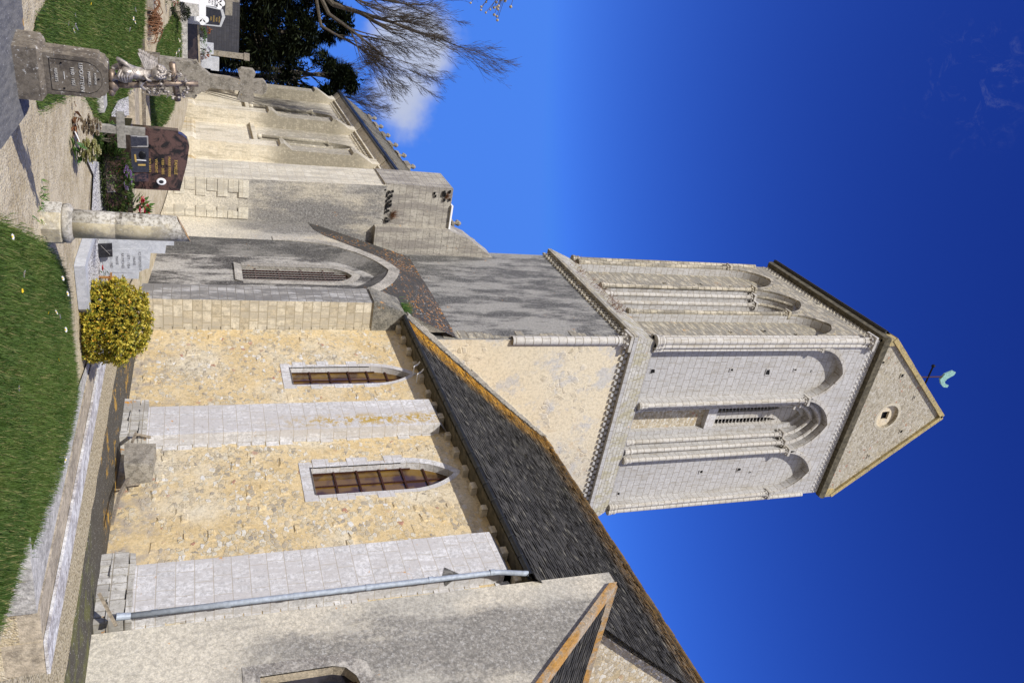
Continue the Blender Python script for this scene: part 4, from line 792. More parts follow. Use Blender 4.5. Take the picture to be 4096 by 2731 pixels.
lawnM = [(-10.66, 2.70), (-10.74, 3.10), (-11.17, 3.31), (-11.83, 3.35), (-12.58, 3.3), (-11.89, 3.0)]
lawnF = [(-16.6, 2.62), (-17.5, 2.48), (-21, 2.5), (-23.2, 3.1), (-23.2, 3.9), (-21.4, 4.5), (-16.97, 4.24), (-15.72, 3.93), (-15.6, 3.3)]
for p in (lawnR, lawnL, lawnM, lawnF): sheet(p, .006, 'lawn', m_turf)
sheet([(-9.4, 5.1), (-9.0, 4.95), (-7.9, 4.74), (-6.1, 4.62), (-5.23, 4.50), (-5.23, 5.05), (-9.2, 5.2)], .012, 'concrete_path', m_concrete)
sheet([(-20, 6.0), (-3, 6.0), (-3, 9.75), (-12, 9.75), (-20, 10.3)], .01, 'gravel_path', m_gravel, 1.)
mb = MB(); N = 40
for i in range(N):                                                  # sloped mossy concrete apron along the foot of the wall
    xa, xb = -23.2+i*.5, -23.2+(i+1)*.5; e = lambda x: 9.72+.022*max(0, -12-x)**1.4+.05*math.sin(x*5.3)
    for x0, x1 in ((xa, xb),): mb.quad((x0, e(x0), -.02), (x1, e(x1), -.02), (x1, e(x1)+.04, .02), (x0, e(x0)+.04, .02)); h_ = lambda x: .05+.012*max(0, -13-x); mb.quad((x0, e(x0)+.04, .02), (x1, e(x1)+.04, .02), (x1, 11.9, h_(x1)), (x0, 11.9, h_(x0)))
mb.v = [v+Vector((0, 0, -.3 if False else 0)) for v in mb.v]; tag(mb.build('drain_apron', m_apron), kind='structure')
def pip(x, y, P):
    c = False
    for i in range(len(P)):
        (x1, y1), (x2, y2) = P[i], P[i-1]
        if (y1 > y) != (y2 > y) and x < (x2-x1)*(y-y1)/(y2-y1)+x1: c = not c
    return c
gm_ = MB(); gv = []; gf = []
for P, cnt, hh in ((lawnR, 62000, .055), (lawnL, 52000, .05), (lawnM, 7000, .05), (lawnF, 16000, .06)):
    bx = [min(p[0] for p in P), max(p[0] for p in P), min(p[1] for p in P), max(p[1] for p in P)]; k = 0
    while k < cnt:
        x, y = random.uniform(bx[0]-.06, bx[1]+.06), random.uniform(bx[2]-.06, bx[3]+.06)
        if not pip(x+random.gauss(0, .035), y+random.gauss(0, .035), P): continue
        if x > -6 and y < 1.65: k += 1; continue
        z = terr(x, y); a = random.uniform(0, 2*PI); h = hh*random.uniform(.45, 1.35); w = .0035+.0006*max(0, -x-6)*.5; l = h*random.uniform(.3, .9); ca, sa = math.cos(a), math.sin(a); b = len(gv)
        dx, dy = math.cos(a+1.3)*l, math.sin(a+1.3)*l
        gv += [(x-ca*w, y-sa*w, z), (x+ca*w, y+sa*w, z), (x+dx, y+dy, z+h)]; gf.append((b, b+1, b+2)); k += 1
me = bpy.data.meshes.new('grass'); me.from_pydata(gv, [], gf); me.materials.append(m_blade); go = bpy.data.objects.new('grass', me); COL.objects.link(go); tag(go, 'short green grass of the churchyard lawns', 'grass', kind='stuff')

# daisies and yellow flowers scattered in the lawns
def flower_proto(nm, r, pm, cm, n=11):
    t_ = thing(nm, None, 'flower', (0, 0, -50)); g = MB()
    for k in range(n):
        a = 2*PI*k/n; u = Vector((math.cos(a), math.sin(a), 0)); w = Vector((-u.y, u.x, 0))*r*.26; g.add([u*r*.25+Vector((0, 0, .05)), u*r*.75-w+Vector((0, 0, .053)), u*r+Vector((0, 0, .057)), u*r*.75+w+Vector((0, 0, .053))], [(0, 1, 2, 3)])
    g.build('petals', pm, t_); g = MB(); g.ball((0, 0, .053), r*.34, 6, .6); g.build('flower_head', cm, t_); g = MB(); g.tube([(0, 0, 0), (.004, 0, .05)], .002, 4); g.build('stem', m_green, t_); return t_
dz_ = flower_proto('daisy', .019, m_petalw, m_yellow); first = True
spots = [(-8.67, 1.28), (-9.07, 1.33), (-9.17, 1.29), (-9.06, 1.37), (-9.19, 1.42), (-8.9, 1.40), (-13.81, 1.75), (-13.74, 1.84), (-13.83, 1.93), (-13.71, 2.70), (-13.65, 2.79), (-13.45, 2.81), (-13.19, 2.80), (-14.15, 2.9), (-13.32, 1.92), (-5.59, 2.43), (-5.45, 2.14), (-7.25, 3.22), (-7.39, 3.43), (-6.78, 3.33), (-6.90, 3.41), (-7.13, 3.65), (-5.16, 3.07), (-6.55, 4.60)]
for k in range(26): spots.append((random.uniform(-23., -18.2), random.uniform(2.95, 3.8)))
for x, y in spots:
    o = dz_ if first else copy_tree(dz_); first = False; s_ = random.uniform(.9, 1.3)*(1.7 if x < -12 else 1.15); o.location = (x, y, terr(x, y)); o.scale = (s_,)*3; o.rotation_euler = (random.uniform(-.1, .1), random.uniform(.15, .5), random.uniform(0, 6))
    lawn = 'small white daisy among those in the distant lawn beside the kerbed tomb' if x < -16 else ('small white daisy in the near lawn in front of the golden bush' if x > -7.2 and y > 2 else 'small white daisy in the lawn around the angel monument')
    tag(o, lawn, 'daisy', 'daisies in the far lawn' if x < -16 else ('daisies in the near right lawn' if x > -7.2 and y > 2 else 'daisies in the left lawn'))
yf = flower_proto('dandelion', .016, m_yellow, m_yellow, 9); first = True
for x, y in ((-5.61, 2.58), (-6.47, 3.14), (-10.61, 1.32), (-6.75, 3.75)):
    o = yf if first else copy_tree(yf); first = False; o.location = (x, y, terr(x, y)); o.rotation_euler = (0, .3, random.uniform(0, 6)); tag(o, 'small yellow dandelion open in the churchyard lawn', 'dandelion', 'dandelions in the lawn')

# retaining wall of the terrace, stone block and planks lying on the apron
lw = thing('retaining_wall', 'low retaining wall with flaking white top along the lawn edge', 'wall', (-8, 5.55, 0)); 
def lbox(n, m, p, *b, **k): g = MB(); g.box(*b, **k); return g.build(n, m, p)
lbox('wall_body', m_tanconc, lw, -3.0, 2.8, -.17, .17, -.1, .53); lbox('wall_coping', m_whitepaint, lw, -3.0, 2.805, -.175, .18, .53, .555); lbox('concrete_end', m_concrete, lw, 2.76, 2.83, -1.19, -.505, -.1, .515); lbox('wall_step', m_tanconc, lw, -2.2, 2.795, -.50, -.172, .2, .525)
def lump(g, c, sx, sy, sz, j):
    g.box(c[0]-sx, c[0]+sx, c[1]-sy, c[1]+sy, c[2], c[2]+sz, j)
g = MB(); g.add([(-16.22, 11.08, .22), (-15.42, 11.1, .26), (-15.3, 11.55, .3), (-16.2, 11.5, .3), (-16.2, 11.12, .86), (-15.4, 11.14, .82), (-15.28, 11.48, .80), (-16.18, 11.5, .86), (-15.38, 11.12, .52), (-15.44, 11.08, .6)], [(0, 1, 9, 8, 5, 4), (4, 5, 6, 7), (1, 2, 6, 5, 8, 9), (0, 3, 7, 4), (2, 3, 7, 6)])
tag(g.build('stone_block', m_mon2), 'large broken lichened stone block standing against the nave wall', 'stone block')
for i, (a, b, w, lab) in enumerate((((-14.2, 11.0, .24), (-15.1, 11.25, .36), .10, 'long weathered plank on the apron to the right of the stone block'), ((-16.3, 11.15, .36), (-16.75, 11.2, .42), .08, 'short dark plank to the left of the stone block'), ((-16.72, 11.2, .42), (-16.8, 11.35, .72), .06, 'thin plank leaning upright beside the nave buttress'), ((-13.3, 10.9, .2), (-14.15, 11.0, .24), .09, 'weathered plank end to end with a longer plank below the wide window'), ((-14.7, 11.1, .36), (-15.15, 11.42, .55), .04, 'thin stick slanting under the stone block'), ((-14.65, 11.2, .40), (-15.0, 11.36, .34), .05, 'broken board lying behind the long plank'), ((-11.42, 10.85, .14), (-10.98, 11.2, .42), .10, 'split beam propped below the open end of the downpipe'))):
    g = MB(); g.bar(a, b, w, w*.55); tag(g.build('plank', m_wood), lab, 'plank', 'old planks along the nave wall')

# ------------------------------------------------------------------ graves
def nearest(*a): pass
def poly_plate(g, poly, y0, y1): g.prism(lambda u, v, d: Vector((u, d, v)), poly, y0, y1); return g
FR = R(90)
# angel monument on its ledger slab
g = MB(); sp = [(-3.4, -.1), (-6.36, .80), (-6.44, .98), (-6.62, 1.45), (-6.32, 1.62), (-5.05, 1.52), (-3.3, .9)]
sp = [(-3.0, .0), (-6.05, .72), (-6.06, .96), (-6.0, 1.44), (-5.88, 1.46), (-5.06, 1.46), (-3.2, 1.2)]
g.prism(lambda u, v, d: Vector((u, v, d)), sp, .3, .62); tag(g.build('grave_ledger', m_ledger), 'dark grey concrete ledger slab in front of the angel monument', 'grave slab')
am = thing('angel_monument', 'brown stone grave stele topped by a silvery cherub hugging a wreathed cross', 'grave monument', (-5.73, 1.13, .62), R(106))
g = MB(); g.box(-.17, .17, -.10, .12, 0, .125); g.add([(-.17, -.10, .125), (.17, -.10, .125), (.17, .12, .125), (-.17, .12, .125), (-.14, -.07, .15), (.14, -.07, .15), (.14, .1, .15), (-.14, .1, .15)], [(4, 5, 6, 7), (0, 1, 5, 4), (1, 2, 6, 5), (2, 3, 7, 6), (3, 0, 4, 7)]); g.build('pedestal', m_mon1, am)
st = [(-.135, .15), (.135, .15), (.13, .445), (.115, .452), (.108, .475), (.09, .482), (.075, .497), (-.075, .497), (-.09, .482), (-.108, .475), (-.115, .452), (-.13, .445)]
g = MB(); poly_plate(g, st, -.065, .065); stele = g.build('stele', m_mon1, am)
pa = [(-.105, .18), (-.105, .39), (-.085, .43), (-.045, .458), (0, .466), (.045, .458), (.085, .43), (.105, .39), (.105, .18)]
g = MB(); pi_ = [(u*.97, .18+(v-.18)*.985+.003) for u, v in pa]
FP = lambda u, v, d: Vector((u, d, v)); g.strip(FP, pa, -.0665, pi_, -.0665, True); g.build('incised_border', m_iron, stele)
for body, size, z in (('ICI REPOSE', .016, .425), ('MAURICE', .021, .392), ('LEPOUTTEVIN', .030, .350), ('1930 · 1951', .026, .302), ('REGRETS', .022, .212)): text('inscription', body, size, m_letter, stele, (0, -.068, z), (FR, 0, 0), .001)
g = MB(); g.box(-.025, .025, -.0675, -.0655, .254, .258); g.build('dash', m_letter, stele)
g = MB()
for x, z in ((-.08, .245), (.085, .25), (.0, .444)): g.lathe([(.006, 0), (.006, .002)], 8, (0, 0, 0)); vs = g.v[-16:]; 
for i, v in enumerate(g.v): k = i//16; x, z = ((-.08, .245), (.085, .25), (.0, .444))[k]; g.v[i] = Vector((x+v.x, -.0665-v.z, z+v.y))
g.build('bolt_holes', m_iron, stele)
# cross of the monument
cr = MB(); cr.tube([(.05, -.01, .50), (.04, -.02, .60), (.005, -.015, .82), (-.015, -.01, 1.02)], [.022, .024, .02, .019], 9); cr.tube([(-.135, -.005, .865), (.12, -.005, .895)], .021, 9); cr.ball((.05, -.02, .52), .05, 6, .7); cr.ball((.085, -.03, .51), .04, 6, .6); cr.ball((.0, -.01, .515), .05, 6, .5); cro = cr.build('rustic_cross', m_bronze, am, True)
g = MB()
for k in range(150):
    a = random.uniform(0, 2*PI); r = .078+random.gauss(0, .009); u, v, d = math.cos(a)*r*1.05, math.sin(a)*r, random.gauss(0, .009)
    if k > 105: tt = random.random(); u, v = .02+.05*math.sin(tt*3)+random.gauss(0, .009), -.06-.13*tt
    c = Vector((-.003+u, -.035+d, .878+v)); s_ = .011; ax = Vector((random.uniform(-1, 1), random.uniform(-1, 1), random.uniform(-1, 1))).normalized(); bx = ax.cross(Vector((.3, .5, .8))).normalized(); cx = ax.cross(bx)
    if k % 5: g.add([c-ax*s_*1.5, c+bx*s_*.6+cx*.004, c+ax*s_*1.5, c-bx*s_*.6+cx*.004], [(0, 1, 2, 3)])
    else: g.ball(c, s_*.85, 5)
g.build('rose_wreath', m_silver, cro)
an = skin('cherub', [(-.04, -.005, .615), (-.038, -.008, .655), (-.036, -.01, .695), (-.05, -.01, .735), (-.058, -.015, .765), (-.05, -.05, .60), (.0, -.05, .605), (-.015, -.04, .545), (.005, -.045, .515), (-.06, .02, .585), (-.055, .02, .54), (-.045, .0, .512), (-.02, -.045, .70), (.015, -.06, .675), (.045, -.045, .70), (.055, -.03, .715), (-.03, .03, .70), (.005, .035, .69), (.03, .02, .72)],
          [(0, 1), (1, 2), (2, 3), (3, 4), (0, 5), (5, 6), (6, 7), (7, 8), (0, 9), (9, 10), (10, 11), (2, 12), (12, 13), (13, 14), (14, 15), (2, 16), (16, 17), (17, 18)],
          [.045, .040, .042, .017, .03, .035, .026, .018, .012, .032, .022, .012, .018, .014, .010, .009, .017, .013, .01], m_silver, am)
hd = MB(); hd.ball((-.058, -.018, .782), .040, 12, 1.08); hd.ball((-.024, -.035, .772), .008, 5); hd.ball((-.032, -.03, .758), .011, 6, .6); hd.ball((-.035, -.045, .785), .006, 5); hd.ball((-.06, -.058, .775), .009, 5); hd.build('head', m_silver, an, True)
g = MB()
for k in range(70):
    a, b = random.uniform(0, 2*PI), random.uniform(-.1, 1.5); d = Vector((math.cos(a)*math.cos(b)-.35, math.sin(a)*math.cos(b), math.sin(b))).normalized(); g.ball(Vector((-.062, -.014, .787))+d*.041, random.uniform(.009, .014), 5)
g.build('curly_hair', m_silver, an, True)
for side, y in ((-1, .045), (1, -.005)):
    g = MB(); base = Vector((-.075, y, .715)); tip = Vector((-.165, y+.03, .675)); up = Vector((-.085, y+.02, .78))
    for k in range(7):
        t0 = k/7; a = base.lerp(up, t0); b = tip.lerp(up+Vector((-.03, .01, .012)), t0*.95); n_ = Vector((0, -.006-.002*k, 0)); w = (up-base).normalized()*.011; g.obox((a+b)/2+n_, (b-a)/2, w*.8, (0, .004, 0))
    g.build('wing', m_silver, an)
g = MB(); rnd = random.Random(3)
for k in range(16):                                                 # folds of the tunic
    t0 = k/16; y = -.052+.012*math.sin(k*2.1); a = Vector((-.085+.02*t0, y*.7, .66-.10*t0)); b = Vector((.0-.01*t0, y-.004, .625-.07*t0)); m_ = (a+b)/2+Vector((0, -.014, -.012)); g.tube([a, m_, b], [.006, .009, .006], 6)
g.tube([(-.08, .0, .57), (-.12, -.01, .555), (-.10, -.02, .60), (-.07, -.03, .63)], [.012, .016, .014, .01], 7); g.tube([(-.055, -.05, .70), (-.03, -.06, .72), (-.02, -.05, .74)], [.008, .01, .008], 6); g.build('draped_tunic', m_silver, an, True)
for hx, hy, hz in ((.055, -.03, .715), (.03, .02, .72)):
    g = MB()
    for k in range(4): g.tube([(hx-.006+.004*k, hy-.012, hz-.004), (hx+.002+.004*k, hy-.022, hz+.012), (hx+.012+.004*k, hy-.016, hz+.022-.003*abs(k-1))], [.0042, .004, .003], 5)
    g.tube([(hx-.008, hy-.004, hz), (hx-.01, hy-.012, hz+.014)], [.0042, .003], 5); g.build('hand', m_silver, an, True)

# second monument: stone plate with scrolled shoulders and a flared cross
sm2 = thing('stone_cross_monument', 'tall grey stone plaque with scrolled shoulders and flared cross behind the cherub', 'grave monument', (-15.2, 2.9, .84), R(96))
lbox('pedestal', m_mon1, sm2, -.33, .33, -.12, .16, -.06, .26)
pl = [(-.31, .26), (.31, .26), (.31, .76), (.29, .80), (.24, .82), (.23, .88), (.19, .92), (.18, .97), (-.18, .97), (-.19, .93), (-.25, .90), (-.28, .83), (-.26, .79), (-.31, .77)]
g = MB(); poly_plate(g, pl, -.07, .09); pt = g.build('plaque', m_mon2, sm2); lbox('memorial_plate', m_mon1, pt, .06, .2, -.082, -.07, .68, .80)
g = MB(); g.tube([(-.31, -.02, .78), (-.33, -.02, .83), (-.27, -.02, .86), (-.255, -.02, .82)], .022, 7); g.tube([(.30, -.02, .76), (.325, -.02, .80), (.27, -.02, .84)], .02, 7); g.build('scroll', m_mon2, pt)
xx = [(-.18, .97), (.18, .97), (.11, 1.06), (.10, 1.55), (.24, 1.50), (.29, 1.56), (.29, 1.75), (.23, 1.80), (.11, 1.76), (.13, 1.93), (.08, 1.98), (0, 2.01), (-.08, 1.98), (-.13, 1.93), (-.11, 1.76), (-.23, 1.80), (-.29, 1.75), (-.29, 1.56), (-.24, 1.50), (-.10, 1.55), (-.11, 1.06)]
g = MB(); poly_plate(g, xx, -.06, .07); g.build('flared_cross', m_mon2, sm2)
g = MB(); g.prism(lambda u, v, d: Vector((u, v, d)), [(-13.45, 2.88), (-14.9, 2.75), (-15.3, 3.9), (-13.5, 3.5)], .5, .80); tag(g.build('grave_ledger', m_tanconc), 'tan stone ledger slab below the stone cross monument', 'grave slab')
g = MB(); g.box(-14.95, -14.8, 2.3, 3.95, .5, .88, .02); tag(g.build('grave_kerb', m_mon1), 'rough stone kerb at the head of the tan ledger slab', 'kerb')
gr = sheet([(-11.88, 2.99), (-11.96, 2.85), (-12.52, 2.80), (-13.4, 2.92), (-13.4, 3.2), (-12.66, 3.05), (-12.2, 3.12)], .035, 'gravel_bed', m_white); sheet([(-9.75, 2.85), (-11.17, 3.31), (-11.2, 3.95), (-9.95, 3.52), (-10.3, 3.2)], .02, 'gravel_bed', m_white); sheet([(-8.5, 3.60), (-9.4, 3.62), (-9.84, 3.84), (-9.84, 4.5), (-9.2, 4.5), (-8.75, 4.05)], .09, 'gravel_bed', m_white)

# broken column
bc = thing('broken_column', 'broken limestone memorial column with slanting lichened top on octagonal base', 'memorial column', (-6.95, 2.58, .5), R(20))
g = MB(); g.lathe([(.175, -.05), (.175, .125), (.165, .135)], 8, rot=PI/8); g.build('octagonal_base', m_column, bc)
g = MB(); g.lathe([(.155, .135), (.16, .155), (.16, .185), (.135, .20), (.125, .21)], 20); g.build('base_ring', m_columntop, bc, True)
g = MB(); n = 24; g.lathe([(.117, .205), (.115, .4), (.113, .515), (.1105, .518), (.113, .521), (.111, .7), (.110, .85)], n); b0 = len(g.v); g.f.pop()
for k in range(n): a = 2*PI*k/n; g.v.append(Vector((.106*math.cos(a), .106*math.sin(a), 1.035+.055*math.sin(a+.6)+random.uniform(-.006, .006))))
g.f += [[b0-n+k, b0-n+(k+1) % n, b0+(k+1) % n, b0+k] for k in range(n)]; sh_ = g.build('shaft', m_column, bc, True)
g = MB(); g.v = [Vector((.108*math.cos(2*PI*k/n), .108*math.sin(2*PI*k/n), 1.037+.055*math.sin(2*PI*k/n+.6))) for k in range(n)]+[Vector((0, 0, 1.045))]; g.f = [[k, (k+1) % n, n] for k in range(n)]; g.build('broken_top', m_orange, bc)
for body, z, s_ in (('GRAVE', .56, .03), ('ICI', .60, .022), ('ELIE', .66, .028), ('JULIE', .71, .03)): text('inscription', body, s_, m_mon1, sh_, (.1135*math.cos(-1.25-R(20)+.0), .1135*math.sin(-1.25-R(20)), z), (FR, 0, -1.25-R(20)+FR), .0012)
g = MB()
for k in range(40): p = Vector((random.gauss(0, .14), -.16+random.gauss(0, .08), 0)); d = Vector((random.uniform(-.06, .06), random.uniform(-.06, .06), random.uniform(.02, .06))); s_ = Vector((.006, .004, 0)); g.add([p-s_, p+s_, p+d], [(0, 1, 2)])
g.v = [v+Vector((-6.9, 2.55, .5)) for v in g.v]; tag(g.build('weed', m_green), 'small green weeds sprouting beside the foot of the broken column', 'weed')

# grey granite headstone with stepped outline, and what stands before it
hg = thing('granite_headstone', 'pale grey granite headstone with stepped outline beside the golden bush', 'headstone', (-9.87, 4.08, .5), R(92))
hp = [(-.27, 0), (.22, 0), (.22, .5), (.10, .505), (.10, .61), (-.115, .635), (-.115, .80), (-.225, .815), (-.225, .90), (-.30, .905)]; hp = [(-.30, 0), (.24, 0), (.24, .50), (.10, .51), (.10, .62), (-.11, .64), (-.11, .80), (-.22, .815), (-.22, .90), (-.30, .905)]
g = MB(); poly_plate(g, hp, -.05, .06); hb = g.build('headstone_slab', m_greyg, hg); g = MB(); poly_plate(g, [(-.13, .12), (.16, .12), (.16, .48), (.09, .60), (-.17, .62)], -.056, -.05); ins = g.build('inscription_panel', m_greyg, hb)
for i, b_ in enumerate(('ICI REPOSENT', 'MARIE', '1877 - 1954', 'RAYMOND', 'MARIE', '1913 - 1983')): text('inscription', b_, .040, m_inc, ins, (.0, -.058, .52-i*.062), (FR, 0, 0), .001)
kb = thing('grave_kerb', 'pale granite kerb round the white chippings of the stepped headstone', 'kerb', (-9., 3.9, .5), 0)
g = MB(); g.prism(lambda u, v, d: Vector((u, v, d)), [(.62, -.34), (.48, -.36), (-.55, -.34), (-.55, -.24), (.40, -.26), (.36, .14), (-.1, .55), (0, .6), (.5, .2)], 0, .10); g.build('kerb_stone', m_greyg, kb)
bp = thing('memorial_plaque', 'small black granite plaque leaning on the grey stepped headstone', 'plaque', (-9.72, 3.92, .59), R(92)); g = MB(); g.obox((0, 0, .07), (.085, 0, 0), (0, .012, 0), (0, .02, .075)); g.build('plaque_slab', m_blackg, bp); g = MB(); g.bar((-.07, -.024, .03), (.05, -.01, .12), .004); g.bar((0, -.026, .0), (0, .006, .14), .003); g.build('plaque_relief', m_wire, bp)
wx = thing('wooden_cross', 'small varnished wooden grave cross standing by red flowers', 'cross', (-9.62, 4.22, .58), R(92)); g = MB(); g.bar((0, 0, 0), (0, 0, .2), .03, .02); g.bar((-.06, -.001, .14), (.06, -.001, .14), .03, .02); g.build('cross_timber', m_redwood, wx); g = MB(); g.box(-.01, .05, -.014, -.011, .03, .05); g.build('name_strip', m_wire, wx)
def bloom(g, c, r, n=14, open_=.7):
    for k in range(n):
        a = k*2.4; t_ = k/n; rr = r*(.25+.75*t_); el = (1-t_)*1.2+.15; d = Vector((math.cos(a)*math.cos(el*open_), math.sin(a)*math.cos(el*open_), math.sin(el*open_))); w = Vector((-math.sin(a), math.cos(a), 0))*rr*.45; p = c+d*rr
        g.add([c, c+d*rr*.6-w, p+Vector((0, 0, rr*.15)), c+d*rr*.6+w], [(0, 1, 2, 3)])
def leaf(g, p, d, l, w):
    d = d.normalized(); s_ = d.cross(Vector((random.gauss(0, .3), random.gauss(0, .3), 1))); s_ = (s_ if s_.length > .05 else Vector((1, 0, 0))).normalized(); n_ = s_.cross(d)
    g.add([p, p+d*l*.5+s_*w+n_*w*.3, p+d*l, p+d*l*.5-s_*w+n_*w*.3], [(0, 1, 2, 3)])
def rv(u=1): return Vector((random.gauss(0, 1), random.gauss(0, 1), random.gauss(0, 1)*u)).normalized()
rf_ = thing('red_flowers', 'bunch of red artificial flowers in front of the grey stepped headstone', 'flowers', (-9.66, 4.28, .58))
g = MB(); 
for c, r in (((0, -.16, .04), .05), ((.0, -.02, .10), .06), ((0, .1, .12), .05), ((.02, .04, .14), .035), ((0, .18, .15), .05)): bloom(g, Vector(c), r)
g.build('petals', m_redp, rf_); g = MB()
for k in range(40): leaf(g, Vector((random.gauss(0, .03), random.uniform(-.15, .18), random.uniform(0, .1))), rv(), .07, .012)
g.build('leaves', m_green, rf_)

# golden euonymus bush
eb = thing('golden_bush', 'rounded golden variegated shrub beside the lawn and retaining wall', 'bush', (-8.85, 4.42, .5))
g = MB(); C0 = Vector((0, 0, .36))
for k in range(2500):
    d = rv(); 
    if d.z < -.85: continue
    bump_ = 1+.10*math.sin(d.x*7+1)*math.sin(d.y*6+2)+.07*math.sin(d.z*9); rr = Vector((.47, .48, .38))*bump_*random.choice((random.uniform(.85, 1.04), random.uniform(.9, 1.05), random.uniform(.95, 1.09))); c = C0+Vector((d.x*rr.x, d.y*rr.y, d.z*rr.z))
    ax = (d+Vector((0, 0, .55))).normalized(); u = ax.cross(rv()).normalized()
    for q_ in range(6):
        a = q_*PI/3+random.uniform(-.3, .3); v = Matrix.Rotation(a, 3, ax) @ u; leaf(g, c, v*random.uniform(.6, 1)+ax*random.uniform(.35, 1.), random.uniform(.035, .058), .0115)
g.build('variegated_leaves', m_euon, eb); eb.scale = (.93, .93, .92); eb.location.z -= .05; g = MB()
for k in range(1500): d = rv()*random.random()**.4; c = C0+Vector((d.x*.4, d.y*.41, d.z*.31)); leaf(g, c, rv(), .07, .02)
g.build('inner_leaves', m_hedge, eb); g = MB()
for k in range(9): d = rv(); g.tube([(0, 0, -.02), C0*.5+d*.08, C0+Vector((d.x*.3, d.y*.3, abs(d.z)*.2))], [.016, .012, .005], 5)
g.build('stems', m_bark, eb)

# red granite tomb: stele, base, plaques, portrait, shrubs, bouquet
rt = thing('red_granite_tomb', 'polished red and black granite headstone with gold letters and a curved top', 'headstone', (-11.45, 3.3, .52), R(92))
hp = [(-.44, .36), (.40, .36), (.39, .93), (.0, 1.02), (-.24, 1.05), (-.34, 1.02), (-.39, .96), (-.40, .92), (-.44, .91)]
g = MB(); poly_plate(g, hp, -.05, .07); rs = g.build('headstone_slab', m_red, rt); lbox('tomb_base', m_brown, rt, -.5, .62, -.36, .12, .10, .36)
lbox('tomb_step', m_red, rt, -.2, .74, -.52, -.365, .05, .31); 
for i, b_ in enumerate(('FAMILLE', 'MARIE PIERRE', '1930 - 2003', 'VINCENT', 'ROLAND')): text('inscription', b_, .046 if i else .056, m_gold, rs, (.06, -.053, .88-i*.08), (FR, 0, 0), .002)
text('inscription', 'A T', .055, m_gold, rt, (.60, -.525, .20), (FR, 0, 0), .002)
g = MB(); g.lathe([(.06, 0), (.06, .012), (.05, .016)], 18); g.v = [Vector((.27+v.x*.8, -.052-v.z, .70+v.y)) for v in g.v]; md = g.build('portrait_medallion', m_wht, rt); g = MB(); g.lathe([(.03, 0), (.03, .002)], 14); g.v = [Vector((.27+v.x*.8, -.069-v.z, .70+v.y)) for v in g.v]; g.build('portrait', m_blackg, md)
def plaque(lab, loc, w, h, mat, deco):
    t_ = thing('memorial_plaque', lab, 'plaque', loc, R(92)); g = MB(); g.obox((0, 0, h/2), (w/2, 0, 0), (0, .012, 0), (0, .03, h/2)); p_ = g.build('plaque_slab', mat, t_)
    g = MB()
    if deco == 'bars': g.box(-.01, .0, -.025, -.015, .02, h*.85); g2 = MB(); g2.bar((.06, -.022, h*.35), (.06, -.004, h*.8), .018); g2.bar((-.08, -.03, h*.2), (.02, -.028, h*.25), .02); g2.build('gold_bar', m_gold, t_); g.build('white_rule', m_wht, t_); g = MB(); g.ball((-.07, -.012, h*.6), .05, 8, 1.); g.v = [Vector((v.x, -.012+(v.y+.012)*.2, v.z)) for v in g.v]; g.build('relief', m_iron, t_)
    elif deco == 'frame':
        for a, b in (((-w/2, -.03, 0), (-w/2, .02, h)), ((w/2, -.03, 0), (w/2, .02, h)), ((-w/2, .02, h), (w/2, .02, h))): g.bar(a, b, .016)
        g.build('plaque_frame', m_wire, t_)
    return t_
plaque('slim black plaque with pale frame, left of the white ruled plaque on the tomb', (-11.22, 3.0, .88), .13, .19, m_blackg, 'frame'); plaque('wide black plaque with white rule and gold bars on the red tomb', (-11.2, 3.24, .88), .32, .20, m_blackg, 'bars'); plaque('pink granite open book plaque at the right of the black plaques', (-11.2, 3.47, .88), .11, .19, m_red, '')
plaque('bronze framed picture plaque leaning on the tomb base beside purple flowers', (-10.95, 3.5, .60), .20, .19, m_bronze, 'frame')
def shrub(name, lab, cat, loc, sz, n, mat, l, w, extra=()):
    t_ = thing(name, lab, cat, loc); g = MB()
    for k in range(n):
        d = rv(); r = random.uniform(.5, 1.05)**.5; c = Vector((d.x*sz[0]*r, d.y*sz[1]*r, sz[2]*(1+d.z*r)/1.0*.5)); leaf(g, c, d+Vector((0, 0, .4)), l*random.uniform(.6, 1.2), w)
    g.build('foliage', mat, t_); g = MB()
    for k in range(6): g.tube([(0, 0, -.02), (random.gauss(0, sz[0]*.3), random.gauss(0, sz[1]*.3), sz[2]*.6)], [.008, .004], 4)
    g.build('stems', m_bark, t_)
    for nm, m_, cnt, r in extra:
        g = MB()
        for k in range(cnt): d = rv(); c = Vector((d.x*sz[0]*.9, d.y*sz[1]*.9, sz[2]*(.65+.35*abs(d.z)))); bloom(g, c, r, 8)
        g.build(nm, m_, t_)
    return t_
shrub('low_shrub', 'dark green low shrub with pink buds in front of the red granite tomb', 'shrub', (-10.95, 3.45, .5), (.22, .48, .38), 2200, m_hedge, .05, .012, (('buds', m_petalw, 7, .014), ('orange_buds', m_orangep, 8, .014)))
shrub('low_shrub', 'lighter green tangled shrub behind the silvered wooden cross', 'shrub', (-11.0, 2.95, .52), (.22, .22, .26), 700, m_green, .04, .009)
shrub('purple_flowers', 'purple flowering plant in the shrub before the red tomb', 'flowers', (-10.8, 3.36, .64), (.12, .16, .26), 80, m_green, .05, .012, (('petals', m_purple, 36, .034),))
shrub('bouquet', 'bouquet of red roses and white blossoms right of the red tomb', 'bouquet', (-11.05, 3.86, .70), (.14, .15, .36), 150, m_green, .10, .02, (('rose_petals', m_pink, 16, .085), ('white_petals', m_petalw, 18, .045)))
